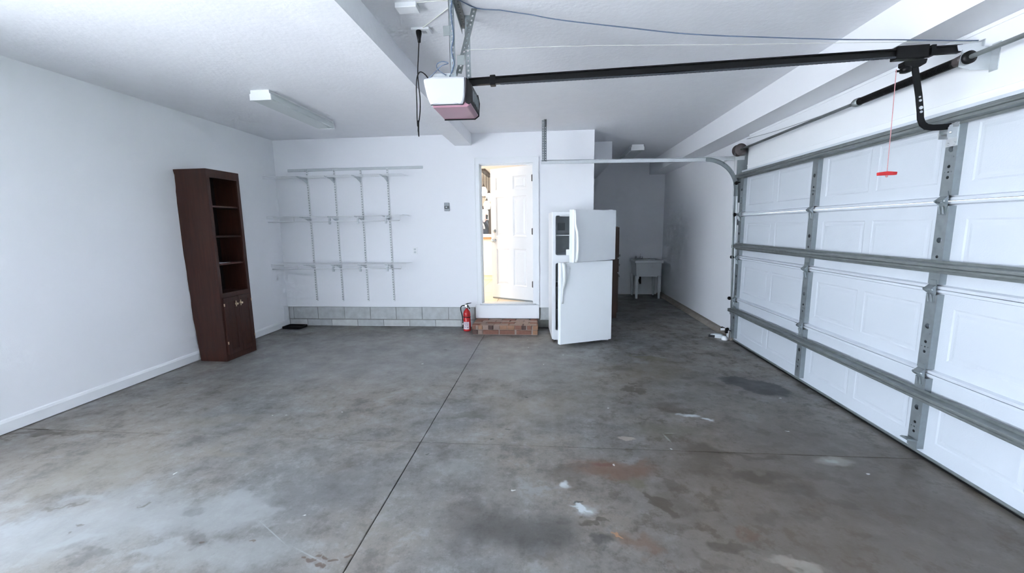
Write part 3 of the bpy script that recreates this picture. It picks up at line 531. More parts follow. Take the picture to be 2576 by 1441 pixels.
MB().box(-1.105, -0.140, YD - 0.030, YD + 0.02, 0.148, 0.352).build('kick_board', M['trim'], cas, bevel=0.003)
d1 = bpy.data.objects.new('door_1', None); C.objects.link(d1); struct(d1, 'white six panel kitchen door standing partly open', 'door')
d1.location = (-0.235, YD + 0.12, KZ0 + 0.010); d1.rotation_euler = (0, 0, math.radians(-29))
DW, DH, DT = 0.775, 2.035, 0.038
def door_leaf():
    mb = MB(); cols = ((0.10, 0.345), (0.42, 0.665)); rows = ((0.22, 0.80), (0.99, 1.60), (1.70, 1.90))
    holes = [rect(-DW + c0, -DW + c1, r0, r1) for c0, c1 in cols for r0, r1 in rows]
    mb.prism(rect(-DW, 0, 0, DH), 0, DT, 'Y', holes=holes)
    for c0, c1 in cols:
        for r0, r1 in rows:
            a0, a1 = -DW + c0, -DW + c1
            for y, s in ((0.0, 1), (DT, -1)):
                q = [(a0, r0), (a1, r0), (a1, r1), (a0, r1)]
                ins = lambda k: [(a0 + k, r0 + k), (a1 - k, r0 + k), (a1 - k, r1 - k), (a0 + k, r1 - k)]
                rings = [(q, y), (ins(0.016), y + s * 0.013), (ins(0.030), y + s * 0.013), (ins(0.055), y + s * 0.004)]
                vs = [(p[0], yy, p[1]) for rr, yy in rings for p in rr]; fs = []
                for i in range(3):
                    for k in range(4): fs.append((i * 4 + k, i * 4 + (k + 1) % 4, i * 4 + 4 + (k + 1) % 4, i * 4 + 4 + k))
                fs.append((12, 13, 14, 15)); mb.add(vs, fs)
    return mb
door_leaf().build('leaf', M['door_paint'], d1)
MB().box(-DW + 0.01, -0.01, -0.004, DT + 0.004, -0.008, 0.012).build('door_sweep', M['galv'], d1, label='grey weather sweep along the door bottom')
kn = MB().lathe([(0.033, 0.0), (0.033, -0.006), (0.013, -0.014), (0.012, -0.03), (0.026, -0.04), (0.030, -0.055), (0.022, -0.068), (0.0, -0.071)], at=(-DW + 0.060, 0, 0.925), axis='Y', n=20).lathe([(0.033, 0.0), (0.033, 0.006), (0.013, 0.014), (0.012, 0.03), (0.026, 0.04), (0.030, 0.055), (0.022, 0.068), (0.0, 0.071)], at=(-DW + 0.065, DT, 0.925), axis='Y', n=20).build('door_handle', M['chrome'], d1, label='satin chrome door knob')
MB().lathe([(0.031, 0.0), (0.029, -0.012), (0.018, -0.016), (0.016, -0.020), (0.0, -0.021)], at=(-DW + 0.065, 0, 1.075), axis='Y', n=20).box(-DW + 0.061, -DW + 0.069, -0.034, -0.018, 1.060, 1.090).build('deadbolt', M['chrome'], d1)
for hz in (0.22, 1.02, 1.80): MB().box(-0.012, 0.006, -0.012, 0.030, hz, hz + 0.09).tube([(0.004, -0.012, hz - 0.004), (0.004, -0.012, hz + 0.094)], 0.007, 8).build('hinge', M['dark_metal'], d1)

# ------------------------------------------------------------------ brick step
bs = thing('brick_step', 'low red brick step below the kitchen door', 'step', (-0.62, 5.86, 0))
SX = lambda c: -1.088 + (c - 415) * 0.000654 + 0.62
MB().box(-0.455, 0.462, -0.214, 0.20, 0.0, 0.132).build('mortar_core', M['brick_mortar'], bs)
brk = (M['brick_a'], M['brick_b'], M['brick_c'], M['brick_d'])
for (c0, c1, k) in ((415, 492, 0), (500, 545, 2), (553, 642, 3), (650, 775, 2), (782, 874, 1), (884, 1010, 2), (1022, 1180, 3), (1190, 1345, 3), (1355, 1495, 0), (1503, 1588, 1), (1618, 1712, 0), (1740, 1850, 3)):
    MB().box(SX(c0), SX(c1), -0.226 + random.uniform(-.003, .003), -0.10, 0.078, 0.138).build('brick', brk[k], bs, bevel=0.004)
for (c0, c1, k) in ((420, 537, 1), (548, 645, 2), (655, 995, 0), (1022, 1345, 0), (1385, 1705, 0), (1740, 1845, 3)):
    MB().box(SX(c0), SX(c1), -0.228 + random.uniform(-.003, .003), -0.10, 0.010, 0.070).build('brick', brk[k], bs, bevel=0.004)
for iy, (y0, y1) in enumerate(((-0.226, -0.13), (-0.122, -0.03), (-0.022, 0.07), (0.078, 0.19))):
    x = -0.466 + (0.0 if iy % 2 else -0.08)
    while x < 0.46:
        a, b_ = max(x, -0.466), min(x + 0.195, 0.468)
        if b_ - a > 0.03: MB().box(a, b_ - 0.009, y0 + (0.004 if iy == 0 else 0), y1, 0.128 if iy == 0 else 0.08, 0.145 + random.uniform(-.002, .001)).build('brick', brk[random.choice((0, 2, 2, 0, 2))], bs, bevel=0.003)
        x += 0.204

# ------------------------------------------------------------------ sectional garage door
gd = bpy.data.objects.new('door_2', None); C.objects.link(gd); struct(gd, 'closed white sectional garage door with galvanised struts', 'door')
SK, WB = 2.400, 2.360          # inner skin and stile web planes
DY0, DY1, SH, ZB = -0.01, 5.43, 0.5334, 0.030
COLS = [5.375, 3.98, 2.7225, 1.465, 0.07]
def section(z0):
    mb = MB(); hz = z0 + SH
    bays = []
    for a, b_ in zip(COLS[1:], COLS[:-1]):
        lo, hi = a + 0.085, b_ - 0.085; mid = (lo + hi) / 2; bays += [(lo + 0.02, mid - 0.035), (mid + 0.035, hi - 0.02)]
    holes = [rect(y0, y1, z0 + 0.105, hz - 0.105) for y0, y1 in bays]
    mb.prism(rect(DY0, DY1, z0 + 0.001, hz - 0.001), SK, SK + 0.030, 'X', holes=holes)
    for y0, y1 in bays:
        a0, a1 = z0 + 0.105, hz - 0.105
        rings = [(0.0, 0.0), (0.010, 0.0038), (0.024, 0.0038), (0.040, 0.0012)]
        vs, fs = [], []
        for k, dx in rings: vs += [(SK + dx, y0 + k, a0 + k), (SK + dx, y1 - k, a0 + k), (SK + dx, y1 - k, a1 - k), (SK + dx, y0 + k, a1 - k)]
        for i in range(3):
            for k in range(4): fs.append((i * 4 + k, i * 4 + (k + 1) % 4, i * 4 + 4 + (k + 1) % 4, i * 4 + 4 + k))
        fs.append((12, 13, 14, 15)); mb.add(vs, fs)
        mb.box(SK + 0.028, SK + 0.031, y0 - 0.01, y1 + 0.01, a0 - 0.01, a1 + 0.01)
    return mb, hz
for k in range(4):
    z0 = ZB + k * SH; mb, hz = section(z0)
    if k > 0: mb.prism([(SK, z0 + 0.001), (SK - 0.020, z0 + 0.002), (SK - 0.022, z0 + 0.020), (SK - 0.004, z0 + 0.027), (SK, z0 + 0.028)], DY0, DY1, 'Y')
    if k < 3: mb.prism([(SK, hz - 0.001), (SK - 0.020, hz - 0.002), (SK - 0.022, hz - 0.018), (SK - 0.004, hz - 0.024), (SK, hz - 0.025)], DY0, DY1, 'Y')
    else: mb.box(SK - 0.03, SK, DY0, DY1, hz - 0.02, hz - 0.001)
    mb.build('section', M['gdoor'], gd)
# punched stiles: one shared mesh per section height, one object per column and section
def stile_mesh():
    L0, L1 = 0.032, SH - 0.030
    hl = [circ(0.0, 0.300, 0.0165, 12), circ(0.0, 0.200, 0.0095), circ(0.0, 0.168, 0.005, 8), circ(0.0, 0.137, 0.0095), circ(-0.022, 0.168, 0.003, 6), circ(0.022, 0.168, 0.003, 6), circ(-0.024, 0.255, 0.003, 6)]
    mb = MB().prism(rect(-0.0355, 0.0355, L0, L1), 0.0, 0.0016, 'X', holes=hl)
    mb.box(0.0, 0.040, -0.0371, -0.0355, L0, L1).box(0.0, 0.040, 0.0355, 0.0371, L0, L1)
    return mb
st0 = None
for k in range(4):
    for cy in COLS:
        loc = (WB, cy, ZB + k * SH)
        if st0 is None: st0 = stile_mesh().build('stile', M['galv'], gd); st0.location = loc
        else: inst('stile', st0, loc, gd)
def strip(nm, z, h, y0=DY0 - 0.02, y1=DY1 + 0.02):
    x = WB
    return MB().prism([(x - 0.001, z - h / 2 - 0.014), (x - 0.003, z - h / 2 - 0.014), (x - 0.003, z - h / 2 + 0.001), (x - 0.048, z - h / 2 + 0.006), (x - 0.050, z - h / 2 + 0.012), (x - 0.050, z - 0.004), (x - 0.044, z), (x - 0.050, z + 0.004), (x - 0.050, z + h / 2 - 0.012), (x - 0.048, z + h / 2 - 0.006), (x - 0.003, z + h / 2 - 0.001), (x - 0.003, z + h / 2 + 0.014), (x - 0.001, z + h / 2 + 0.014)], y0, y1, 'Y').build('strut', M[nm], gd)
strip('galv_dark', 2.100, 0.048, y1=5.47); strip('galv_dark', 1.236, 0.050); strip('galv_dark', 0.418, 0.050)
def hinge_mesh():
    mb = MB().prism([(-0.030, 0.012), (0.030, 0.012), (0.020, 0.058), (-0.020, 0.058)], -0.0045, -0.0005, 'X').prism([(-0.020, -0.085), (0.020, -0.085), (0.028, -0.010), (-0.028, -0.010)], -0.0045, -0.0005, 'X')
    mb.prism([(-0.002, 0.030), (-0.034, 0.004), (-0.034, -0.006), (-0.002, -0.028)], -0.026, -0.023, 'Y').prism([(-0.002, 0.030), (-0.034, 0.004), (-0.034, -0.006), (-0.002, -0.028)], 0.023, 0.026, 'Y')
    mb.tube([(-0.024, -0.040, 0), (-0.024, 0.034, 0)], 0.0065, 8).prism([(-0.002, 0.030), (-0.030, 0.006), (-0.028, 0.003), (-0.002, 0.024)], -0.024, 0.024, 'Y')
    mb.tube([(-0.006, -0.010, -0.078), (-0.012, -0.006, -0.030)], 0.0045, 6).tube([(-0.006, 0.014, -0.078), (-0.012, 0.018, -0.030)], 0.0045, 6)
    return mb
h0 = None
for k in (1, 2, 3):
    for cy in COLS:
        loc = (WB, cy, ZB + k * SH)
        if h0 is None: h0 = hinge_mesh().build('hinge', M['galv'], gd); h0.location = loc
        else: inst('hinge', h0, loc, gd)
r0_ = None
for z in (0.15, ZB + SH, ZB + 2 * SH, ZB + 3 * SH, 2.02):
    if r0_ is None: r0_ = MB().tube([(WB - 0.024, 5.38, 0), (WB - 0.024, 5.475, 0)], 0.006, 8).lathe([(0.010, -0.008), (0.022, -0.006), (0.022, 0.006), (0.010, 0.008)], at=(WB - 0.024, 5.478, 0), axis='Y', n=14).build('roller', M['black'], gd); r0_.location = (0, 0, z)
    else: inst('roller', r0_, (0, 0, z), gd)
MB().prism([(SK - 0.010, 0.036), (SK - 0.012, 0.026), (SK - 0.006, 0.018), (SK + 0.030, 0.018), (SK + 0.030, 0.036)], DY0, DY1, 'Y').build('bottom_retainer', M['galv_dark'], gd)
MB().tube([(SK + 0.008, DY0, 0.012), (SK + 0.008, DY1, 0.012)], 0.0135, 8).box(SK + 0.004, SK + 0.02, DY0, DY1, 0.001, 0.020).build('rubber_seal', M['black_plastic'], gd)
MB().prism([(0.0, 0.0), (-0.050, 0.006), (-0.062, 0.014), (-0.050, 0.020), (0.0, 0.010)], -0.020, 0.030, 'Y').box(-0.003, 0.0, -0.03, 0.03, -0.05, 0.012).build('lift_handle', M['galv'], gd).location = (WB, 2.715, 0.105)
ob = MB().box(-0.004, 0, -0.035, 0.035, -0.075, 0.075).box(-0.055, -0.003, -0.030, -0.026, -0.030, 0.030).box(-0.055, -0.003, 0.026, 0.030, -0.030, 0.030).tube([(-0.040, -0.042, 0), (-0.040, 0.042, 0)], 0.008, 8)
for q in ((-0.02, -0.06), (0.02, -0.06), (-0.02, 0.06), (0.02, 0.06)): ob.lathe([(0.009, -0.010), (0.009, 0.0)], at=(-0.001, q[0], q[1]), axis='X', n=8)
o_ = ob.build('arm_bracket', M['galv_light'], gd); o_.location = (WB, 2.7225, 2.02)

# ------------------------------------------------------------------ track at the far edge of the door
def angle_strip(length, w=0.032, t=0.0022, pitch=0.030, hole=0.0085):
    """punched steel angle standing along +Z: two perforated flanges meeting along an edge"""
    n = int((length - 0.01) / pitch); hl = [circ(w * 0.52, 0.012 + pitch * (i + 0.3), hole, 6, 0.8) for i in range(n)]
    return MB().prism(rect(0, w, 0, length), 0, t, 'Y', holes=hl).prism([(p[0], p[1]) for p in rect(0, w, 0, length)], 0, t, 'X', holes=hl)
tk = thing('garage_door_track', 'galvanised track rising beside the garage door and curving back along the alcove', 'track', (2.38, 5.475, 0))
def track_sweep(pts):
    """C shaped channel opening towards -Y, swept through (x, z) points"""
    prof = [(-0.024, -0.010), (-0.026, 0.0), (-0.020, 0.012), (0.020, 0.012), (0.026, 0.0), (0.024, -0.010)]; t = 0.002
    vs, fs = [], []; n = len(prof)
    for i, p in enumerate(pts):
        a = Vector(pts[max(i - 1, 0)]); b_ = Vector(pts[min(i + 1, len(pts) - 1)]); d = (b_ - a).normalized(); nx, nz = -d[1], d[0]
        for s, (k, y) in enumerate(prof + [(q[0] * 0.92, q[1] - (t if q[1] > 0.01 else 0)) for q in reversed(prof)]): vs.append((p[0] + nx * k, y, p[1] + nz * k))
    m = 2 * n
    for i in range(len(pts) - 1):
        for k in range(m): fs.append((i * m + k, i * m + (k + 1) % m, (i + 1) * m + (k + 1) % m, (i + 1) * m + k))
    fs += [tuple(range(m)), tuple((len(pts) - 1) * m + k for k in range(m))]
    return MB().add(vs, fs)
x_off = 2.38
track_sweep([(2.400 - x_off, 0.02), (2.375 - x_off, 0.6), (2.352 - x_off, 1.2), (2.335 - x_off, 1.86)]).build('vertical_track', M['galv_light'], tk)
cc = []
for i in range(13):
    t = math.radians(90 * i / 12); cc.append((1.955 + 0.378 * math.cos(t) - x_off, 1.935 + 0.378 * math.sin(t)))
track_sweep([(2.335 - x_off, 1.86)] + cc).build('curved_track', M['galv'], tk)
track_sweep([(1.955 - x_off, 2.313), (1.0 - x_off, 2.325), (-0.095 - x_off, 2.338)]).build('horizontal_track', M['galv_light'], tk)
MB().box(1.86 - x_off, 2.42 - x_off, 0.012, 0.0145, 2.300, 2.345).box(1.86 - x_off, 2.42 - x_off, -0.012, 0.012, 2.342, 2.345).build('support_angle', M['galv_light'], tk)
MB().box(2.335 - x_off, XR - x_off, 0.0145, 0.017, 1.78, 2.36).box(XR - 0.004 - x_off, XR - 0.0 - x_off, 0.0145, 0.06, 1.78, 2.44).build('flag_bracket', M['galv'], tk)
for z in (0.35, 0.95, 1.5): MB().box(2.36 - x_off, XR - x_off, 0.0145, 0.018, z, z + 0.07).box(XR - 0.004 - x_off, XR - x_off, 0.0145, 0.05, z, z + 0.07).build('track_bracket', M['galv'], tk)
hg = angle_strip(H - 2.345, 0.042).build('hanger', M['galv'], tk, label='punched angle hanging from the ceiling'); hg.location = (-0.052 - x_off, -0.030, 2.345); hg.rotation_euler = (0, 0, math.radians(48))
hg2 = angle_strip(0.34).build('ceiling_angle', M['galv_dark'], tk); hg2.location = (-0.055 - x_off, -0.05, H - 0.001); hg2.rotation_euler = (math.radians(-90), 0, 0)

# ------------------------------------------------------------------ torsion shaft and spring above the door
ts = thing('torsion_spring_shaft', 'black torsion spring on a steel shaft above the garage door', 'spring', (2.310, 2.64, 2.402))
MB().tube([(0, -2.72, 0), (0, 2.80, 0)], 0.0125, 10).build('shaft', M['galv_dark'], ts)
def spring(y0, y1):
    turns = 74; pts = []
    for i in range(turns * 10 + 1): t = i / 10 * 2 * PI; pts.append((0.0215 * math.cos(t), y0 + (y1 - y0) * i / (turns * 10), 0.0215 * math.sin(t)))
    return MB().tube(pts, 0.0052, 5)
spring(0.06, 0.80).build('spring', M['black'], ts)
MB().lathe([(0.013, 0.80), (0.030, 0.80), (0.030, 0.835), (0.022, 0.86), (0.013, 0.865)], axis='Y', n=18).build('winding_cone', M['galv_dark'], ts)
MB().lathe([(0.013, 0.10), (0.027, 0.06), (0.030, 0.03), (0.034, 0.012), (0.013, 0.01)], axis='Y', n=18).build('stationary_cone', M['drum'], ts)
MB().lathe([(0.013, 2.70), (0.070, 2.705), (0.072, 2.712), (0.055, 2.722), (0.052, 2.775), (0.070, 2.785), (0.070, 2.795), (0.013, 2.80)], axis='Y', n=26).build('cable_drum', M['drum'], ts)
MB().prism([(-0.040, -0.045), (0.02, -0.062), (0.117, -0.066), (0.117, 0.055), (0.02, 0.060), (-0.03, 0.045)], 0.0, 0.004, 'Y', holes=[circ(0, 0, 0.03, 16)]).box(0.116, 0.1205, -0.045, 0.0, -0.080, 0.066).build('center_bracket', M['galv_light'], ts)
MB().lathe([(0.014, -0.02), (0.034, -0.018), (0.034, 0.006), (0.014, 0.008)], axis='Y', n=18).build('bearing', M['black'], ts)
MB().prism([(-0.03, -0.05), (0.166, -0.05), (0.166, 0.03), (0.03, 0.035)], 2.805, 2.809, 'Y').build('end_bracket', M['galv'], ts)
MB().tube([(-0.05, 2.75, -0.01), (-0.048, 2.75, -0.5), (0.04, 2.745, -2.2)], 0.0022, 5).build('lift_cable', M['galv_dark'], ts)

# ------------------------------------------------------------------ garage door opener
oy = 2.72
op = thing('garage_door_opener', 'white garage door opener with pink lens hanging from the ceiling by punched angles', 'opener', (-0.62, oy, 2.2))
def P_(x, z): return (x + 0.62, z - 2.2)
cov = [P_(-0.755, 2.404), P_(-0.748, 2.36), P_(-0.735, 2.30), P_(-0.722, 2.265), P_(-0.705, 2.247), P_(-0.52, 2.243), P_(-0.505, 2.262), P_(-0.496, 2.30), P_(-0.491, 2.404), P_(-0.55, 2.410), P_(-0.70, 2.412)]
mb = MB()
lay = [(-0.150, 0.985), (-0.128, 1.0), (0.0, 1.02), (0.13, 1.0)]; vs, fs = [], []; n = len(cov); cx, cz = 0.0, 0.13
for y, s in lay: vs += [((p[0] - cx) * s + cx, y, (p[1] - cz) * s + cz) for p in cov]
for i in range(len(lay) - 1):
    for k in range(n): fs.append((i * n + k, i * n + (k + 1) % n, (i + 1) * n + (k + 1) % n, (i + 1) * n + k))
fs += [tuple(range(n)), tuple((len(lay) - 1) * n + k for k in range(n))]
mb.add(vs, fs); mb.build('motor_cover', M['opener_white'], op, bevel=0.012)
for i in range(5):
    w = 0.085 - 0.013 * i; z0 = 0.056 + 0.0095 * i; pts = [(-0.005 + w * math.cos(math.radians(180 - a)), -0.1485, z0 - 0.006 + 0.010 * math.sin(math.radians(a))) for a in range(0, 181, 20)]
    MB().tube(pts, 0.0016, 5).build('vent_slot', M['plate_dark'], op)
MB().prism([P_(-0.700, 2.236), P_(-0.490, 2.234), P_(-0.468, 2.250), P_(-0.462, 2.330), P_(-0.472, 2.380), P_(-0.492, 2.400), P_(-0.500, 2.27), P_(-0.512, 2.246), P_(-0.705, 2.249)], -0.142, 0.135, 'Y').build('lens', M['lens'], op, bevel=0.004)
MB().tube([(P_(-0.698, 0)[0], 0.137, 0.034), (P_(-0.490, 0)[0], 0.137, 0.032), (P_(-0.466, 0)[0], 0.137, 0.049), (P_(-0.460, 0)[0], 0.137, 0.130), (P_(-0.470, 0)[0], 0.137, 0.182)], 0.005, 6).build('lens_rim', M['black_plastic'], op)
MB().tube([(P_(-0.497, 2.398)[0], -0.151, P_(-0.497, 2.398)[1]), (P_(-0.500, 2.29)[0], -0.151, P_(-0.500, 2.29)[1]), (P_(-0.512, 2.247)[0], -0.151, P_(-0.512, 2.247)[1]), (P_(-0.71, 2.249)[0], -0.151, P_(-0.71, 2.249)[1])], 0.003, 6).build('cover_seam', M['plate_black'], op)
MB().prism([P_(-0.490, 2.402), P_(-0.472, 2.385), P_(-0.459, 2.335), P_(-0.459, 2.262), P_(-0.478, 2.246), P_(-0.500, 2.258), P_(-0.494, 2.32)], -0.1445, 0.128, 'Y').build('end_shade_panel', M['black_plastic'], op, bevel=0.003)  # black plate over the lens end puts that side's shade into the colour
for i in range(4):
    MB().box(0.1600, 0.1635, -0.11 + i * 0.055, -0.080 + i * 0.055, 0.075, 0.135).build('end_slot', M['plate_dark'], op)
MB().prism([(-0.10, 0.211), (-0.075, 0.245), (0.03, 0.245), (0.06, 0.205)], -0.10, 0.09, 'Y').box(-0.12, 0.12, -0.07, 0.07, 0.205, 0.22).build('chassis', M['galv_light'], op)
rz0, rz1 = 2.420, 2.478
def rail_z(x): return rz0 + (x + 0.48) / 2.81 * (rz1 - rz0)
def rbar(x0, x1, dz0, dz1, y0, y1):
    z0, z1 = rail_z(x0) - 2.2, rail_z(x1) - 2.2
    vs = []
    for x, z in ((x0 + .62, z0), (x1 + .62, z1)): vs += [(x, y0, z + dz0), (x, y1, z + dz0), (x, y1, z + dz1), (x, y0, z + dz1)]
    return vs, [(0, 1, 2, 3), (7, 6, 5, 4), (0, 4, 5, 1), (1, 5, 6, 2), (2, 6, 7, 3), (3, 7, 4, 0)]
mb = MB().add(*rbar(-0.50, 2.33, -0.018, 0.019, -0.008, 0.008)).add(*rbar(-0.50, 2.33, 0.013, 0.020, -0.020, 0.020)).add(*rbar(-0.50, 2.33, -0.020, -0.014, -0.014, 0.014))
mb.build('rail', M['black'], op)
rv, rf = rbar(-0.365, -0.330, -0.030, 0.030, -0.022, 0.022); MB().add(rv, rf).build('rail_clamp', M['black'], op, bevel=0.004)
for x in (2.17,):
    rv, rf = rbar(x, x + 0.022, -0.028, 0.028, -0.022, 0.022); MB().add(rv, rf).build('rail_clamp', M['black'], op)
ch = MB(); x = -0.30
while x < 1.98:
    z = rail_z(x) - 2.2 - 0.027 - 0.006 * math.sin(PI * (x + 0.3) / 2.3); k = 0.0 if int(x / 0.0127) % 2 else 0.0018
    ch.box(x + .62, x + .62 + 0.0145, -0.022 - k, -0.0205 - k, z - 0.0042, z + 0.0042).box(x + .62, x + .62 + 0.0145, -0.0155 + k, -0.014 + k, z - 0.0042, z + 0.0042).box(x + .62 + 0.001, x + .62 + 0.004, -0.022, -0.014, z - 0.003, z + 0.003)
    x += 0.0127
ch.build('chain', M['plate_black'], op, kind='stuff')
rv, rf = rbar(1.985, 2.155, -0.038, 0.032, -0.026, 0.026); MB().add(rv, rf).prism([P_(2.03, 2.42), P_(2.03, 2.398), P_(2.05, 2.385), P_(2.12, 2.388), P_(2.15, 2.405), P_(2.155, 2.43)], -0.022, 0.022, 'Y').build('trolley', M['black'], op, bevel=0.004)
MB().lathe([(0.012, 0.0), (0.026, -0.01), (0.026, -0.035), (0.010, -0.04)], at=(2.055 + .62, -0.005, 2.400 - 2.2), n=12).tube([(2.055 + .62, -0.01, 0.172), (2.00 + .62, -0.012, 0.17)], 0.006, 6).build('release_lever', M['black'], op)
a_pts = [(2.095, 2.420), (2.118, 2.33), (2.142, 2.235), (2.160, 2.145), (2.166, 2.105), (2.180, 2.075), (2.203, 2.058), (2.235, 2.052), (2.285, 2.053), (2.335, 2.058)]
am = MB(); vs, fs = [], []
for i, p in enumerate(a_pts):
    a = Vector(a_pts[max(i - 1, 0)]); b_ = Vector(a_pts[min(i + 1, len(a_pts) - 1)]); d = (b_ - a).normalized(); nx, nz = -d[1], d[0]; w = 0.0165
    for s, y in ((-1, -0.010), (1, -0.010), (1, -0.001), (-1, -0.001)): q = P_(p[0] + nx * w * s, p[1] + nz * w * s); vs.append((q[0], y, q[1]))
for i in range(len(a_pts) - 1):
    for k in range(4): fs.append((i * 4 + k, i * 4 + (k + 1) % 4, i * 4 + 4 + (k + 1) % 4, i * 4 + 4 + k))
fs += [(0, 1, 2, 3), tuple((len(a_pts) - 1) * 4 + k for k in range(4))]
ao = am.add(vs, fs).build('door_arm', M['black'], op)
for x, z, r in ((2.143, 2.225, .005), (2.148, 2.205, .007), (2.156, 2.165, .010), (2.160, 2.142, .007), (2.330, 2.057, .009), (2.11, 2.405, .006)):
    q = P_(x, z); MB().lathe([(r, -0.004), (r, 0.002)], at=(q[0], -0.011, q[1]), axis='Y', n=10).build('bolt', M['galv_light'], ao)
MB().prism([P_(2.30, 2.492), P_(2.428, 2.505), P_(2.428, 2.455), P_(2.31, 2.462)], -0.022, -0.019, 'Y').box(2.426 + .62, 2.43 + .62, -0.035, 0.035, 0.245, 0.315).build('header_bracket', M['galv_light'], op)
# hanging angles: two uprights, a diagonal and the ceiling angle
for (dx, dy, z1) in ((-0.590 + .62, -0.125, H), (-0.535 + .62, 0.085, H)):
    a_ = angle_strip(z1 - 2.41, 0.034, 0.0024, 0.030, 0.0085).build('hanger', M['galv'], op); a_.location = (dx, dy, 0.21)
d_ = angle_strip(0.46, 0.034, 0.0024, 0.030, 0.0085).build('diagonal_brace', M['galv_dark'], op); d_.location = (-0.56 + .62, -0.10, 0.245); d_.rotation_euler = (math.radians(-14), math.radians(12), 0)
ca = angle_strip(0.42, 0.036, 0.0024, 0.030, 0.0085).build('ceiling_angle', M['galv_dark'], op); ca.location = (-0.555 + .62, -0.17, H - 2.2 - 0.001); ca.rotation_euler = (math.radians(-90), 0, math.radians(4))
MB().box(-0.625 + .62, -0.585 + .62, -0.128, -0.125, 2.645 - 2.2, 2.70 - 2.2).build('tab', M['galv_dark'], op)
MB().box(-0.545 + .62, -0.500 + .62, -0.135, -0.132, 2.475 - 2.2, 2.53 - 2.2).build('tab', M['galv_dark'], op)
lp = [(-0.74, -0.09, 2.42), (-0.70, -0.11, 2.44), (-0.645, -0.13, 2.475), (-0.60, -0.13, 2.49), (-0.64, -0.12, 2.505), (-0.675, -0.115, 2.49), (-0.665, -0.11, 2.46), (-0.62, -0.11, 2.43)]
MB().tube(smooth([(p[0] + .62, p[1], p[2] - 2.2) for p in lp]), 0.0028, 6).build('wire_loop', M['cord_blue'], op)

MB().tube(smooth([(0.055, -0.132, H - 2.2 - 0.02), (0.048, -0.134, 0.56), (0.058, -0.130, 0.44), (0.044, -0.132, 0.36), (0.056, -0.130, 0.29), (0.04, -0.13, 0.24), (0.02, -0.10, 0.225)]), 0.0036, 6).build('wire_run', M['cord_blue'], op)
pc = thing('power_cord', 'black power cord hanging from the ceiling outlet to the opener', 'cord', (-0.874, 2.93, H))
MB().lathe([(0.010, -0.075), (0.013, -0.05), (0.019, -0.02), (0.019, -0.004), (0.014, 0.0)], at=(0, 0, -0.016), n=12).build('plug', M['black_plastic'], pc)
def rel(ps, o): return [(p[0] - o[0], p[1] - o[1], p[2] - o[2]) for p in ps]
cp = [(-0.874, 2.93, 2.78), (-0.882, 2.92, 2.66), (-0.889, 2.915, 2.56), (-0.884, 2.91, 2.47), (-0.876, 2.90, 2.40), (-0.872, 2.88, 2.32), (-0.874, 2.86, 2.25), (-0.882, 2.85, 2.205), (-0.884, 2.845, 2.20), (-0.884, 2.84, 2.25), (-0.878, 2.83, 2.33), (-0.868, 2.80, 2.42), (-0.848, 2.76, 2.475), (-0.815, 2.72, 2.495), (-0.775, 2.69, 2.47), (-0.745, 2.68, 2.43), (-0.74, 2.68, 2.415)]
MB().tube(smooth(rel(cp, (-0.874, 2.93, H))), 0.0038, 8).build('cable', M['black_plastic'], pc)
MB().tube(rel([(-0.878, 2.85, 2.235), (-0.882, 2.85, 2.17), (-0.88, 2.85, 2.13)], (-0.874, 2.93, H)), [0.005, 0.0055, 0.004], 8).build('cable_end', M['black_plastic'], pc)

rp = thing('release_pull', 'red pull handle on a thin cord dangling from the opener trolley', 'handle', (2.010, 2.705, 1.795))
MB().tube([(-0.012, 0, 0.615 - 0.03), (-0.006, 0, 0.35), (0, 0, 0.0)], 0.0020, 6).build('cord', M['red_cord'], rp)
MB().prism([(-0.050, -0.010), (0.050, -0.008), (0.052, 0.010), (0.0, 0.014), (-0.052, 0.008)], -0.010, 0.010, 'Y').build('grip', M['red_plastic'], rp, bevel=0.003)
MB().lathe([(0.0, -0.022), (0.006, -0.018), (0.006, -0.008)], n=8).build('knot', M['red_cord'], rp)

# low voltage wires near the ceiling
def wire(name, label, pts, r, m):
    o0 = pts[0]; t = tag(MB().tube(smooth(rel(pts, o0), 3), r, 6).build(name, M[m]), label, 'wire'); t.location = o0; return t
wire('bell_wire', 'slate blue low voltage wire strung from the opener hanger to the header', [(-0.535, 2.60, 2.846), (-0.44, 2.72, 2.848), (-0.30, 2.72, 2.83), (-0.217, 2.72, 2.814), (-0.10, 2.72, 2.792), (0.0, 2.72, 2.768), (0.14, 2.72, 2.742), (0.289, 2.72, 2.718), (0.50, 2.72, 2.685), (0.758, 2.72, 2.645), (1.0, 2.72, 2.618), (1.215, 2.72, 2.600), (1.658, 2.72, 2.564), (2.0, 2.72, 2.545), (2.30, 2.72, 2.525), (2.424, 2.72, 2.52)], 0.0030, 'cord_blue')
wire('sensor_wire', 'cream thin sensor wire stretched from the opener hanger towards the header', [(-0.50, 2.63, 2.575), (0.2, 2.68, 2.585), (1.0, 2.72, 2.568), (1.8, 2.74, 2.548), (2.424, 2.76, 2.530)], 0.0014, 'cord_pale')
wire('header_wire', 'dark thin wire lying along the header above the torsion shaft', [(2.425, 5.38, 2.535), (2.36, 5.30, 2.515), (2.34, 4.6, 2.455), (2.345, 3.9, 2.425), (2.345, 3.75, 2.415)], 0.0030, 'plate_dark')
wire('ceiling_wire', 'white thin wire along the ceiling from the outlet plate to the hanger', [(-0.86, 2.935, H - 0.006), (-0.72, 2.80, H - 0.006), (-0.58, 2.66, H - 0.006)], 0.0030, 'cord_pale')
wire('ceiling_wire', 'white thin wire along the ceiling from the blank box cover to the hanger', [(-0.79, 2.615, H - 0.004), (-0.68, 2.60, H - 0.010), (-0.57, 2.60, H - 0.012)], 0.0026, 'cord_pale')
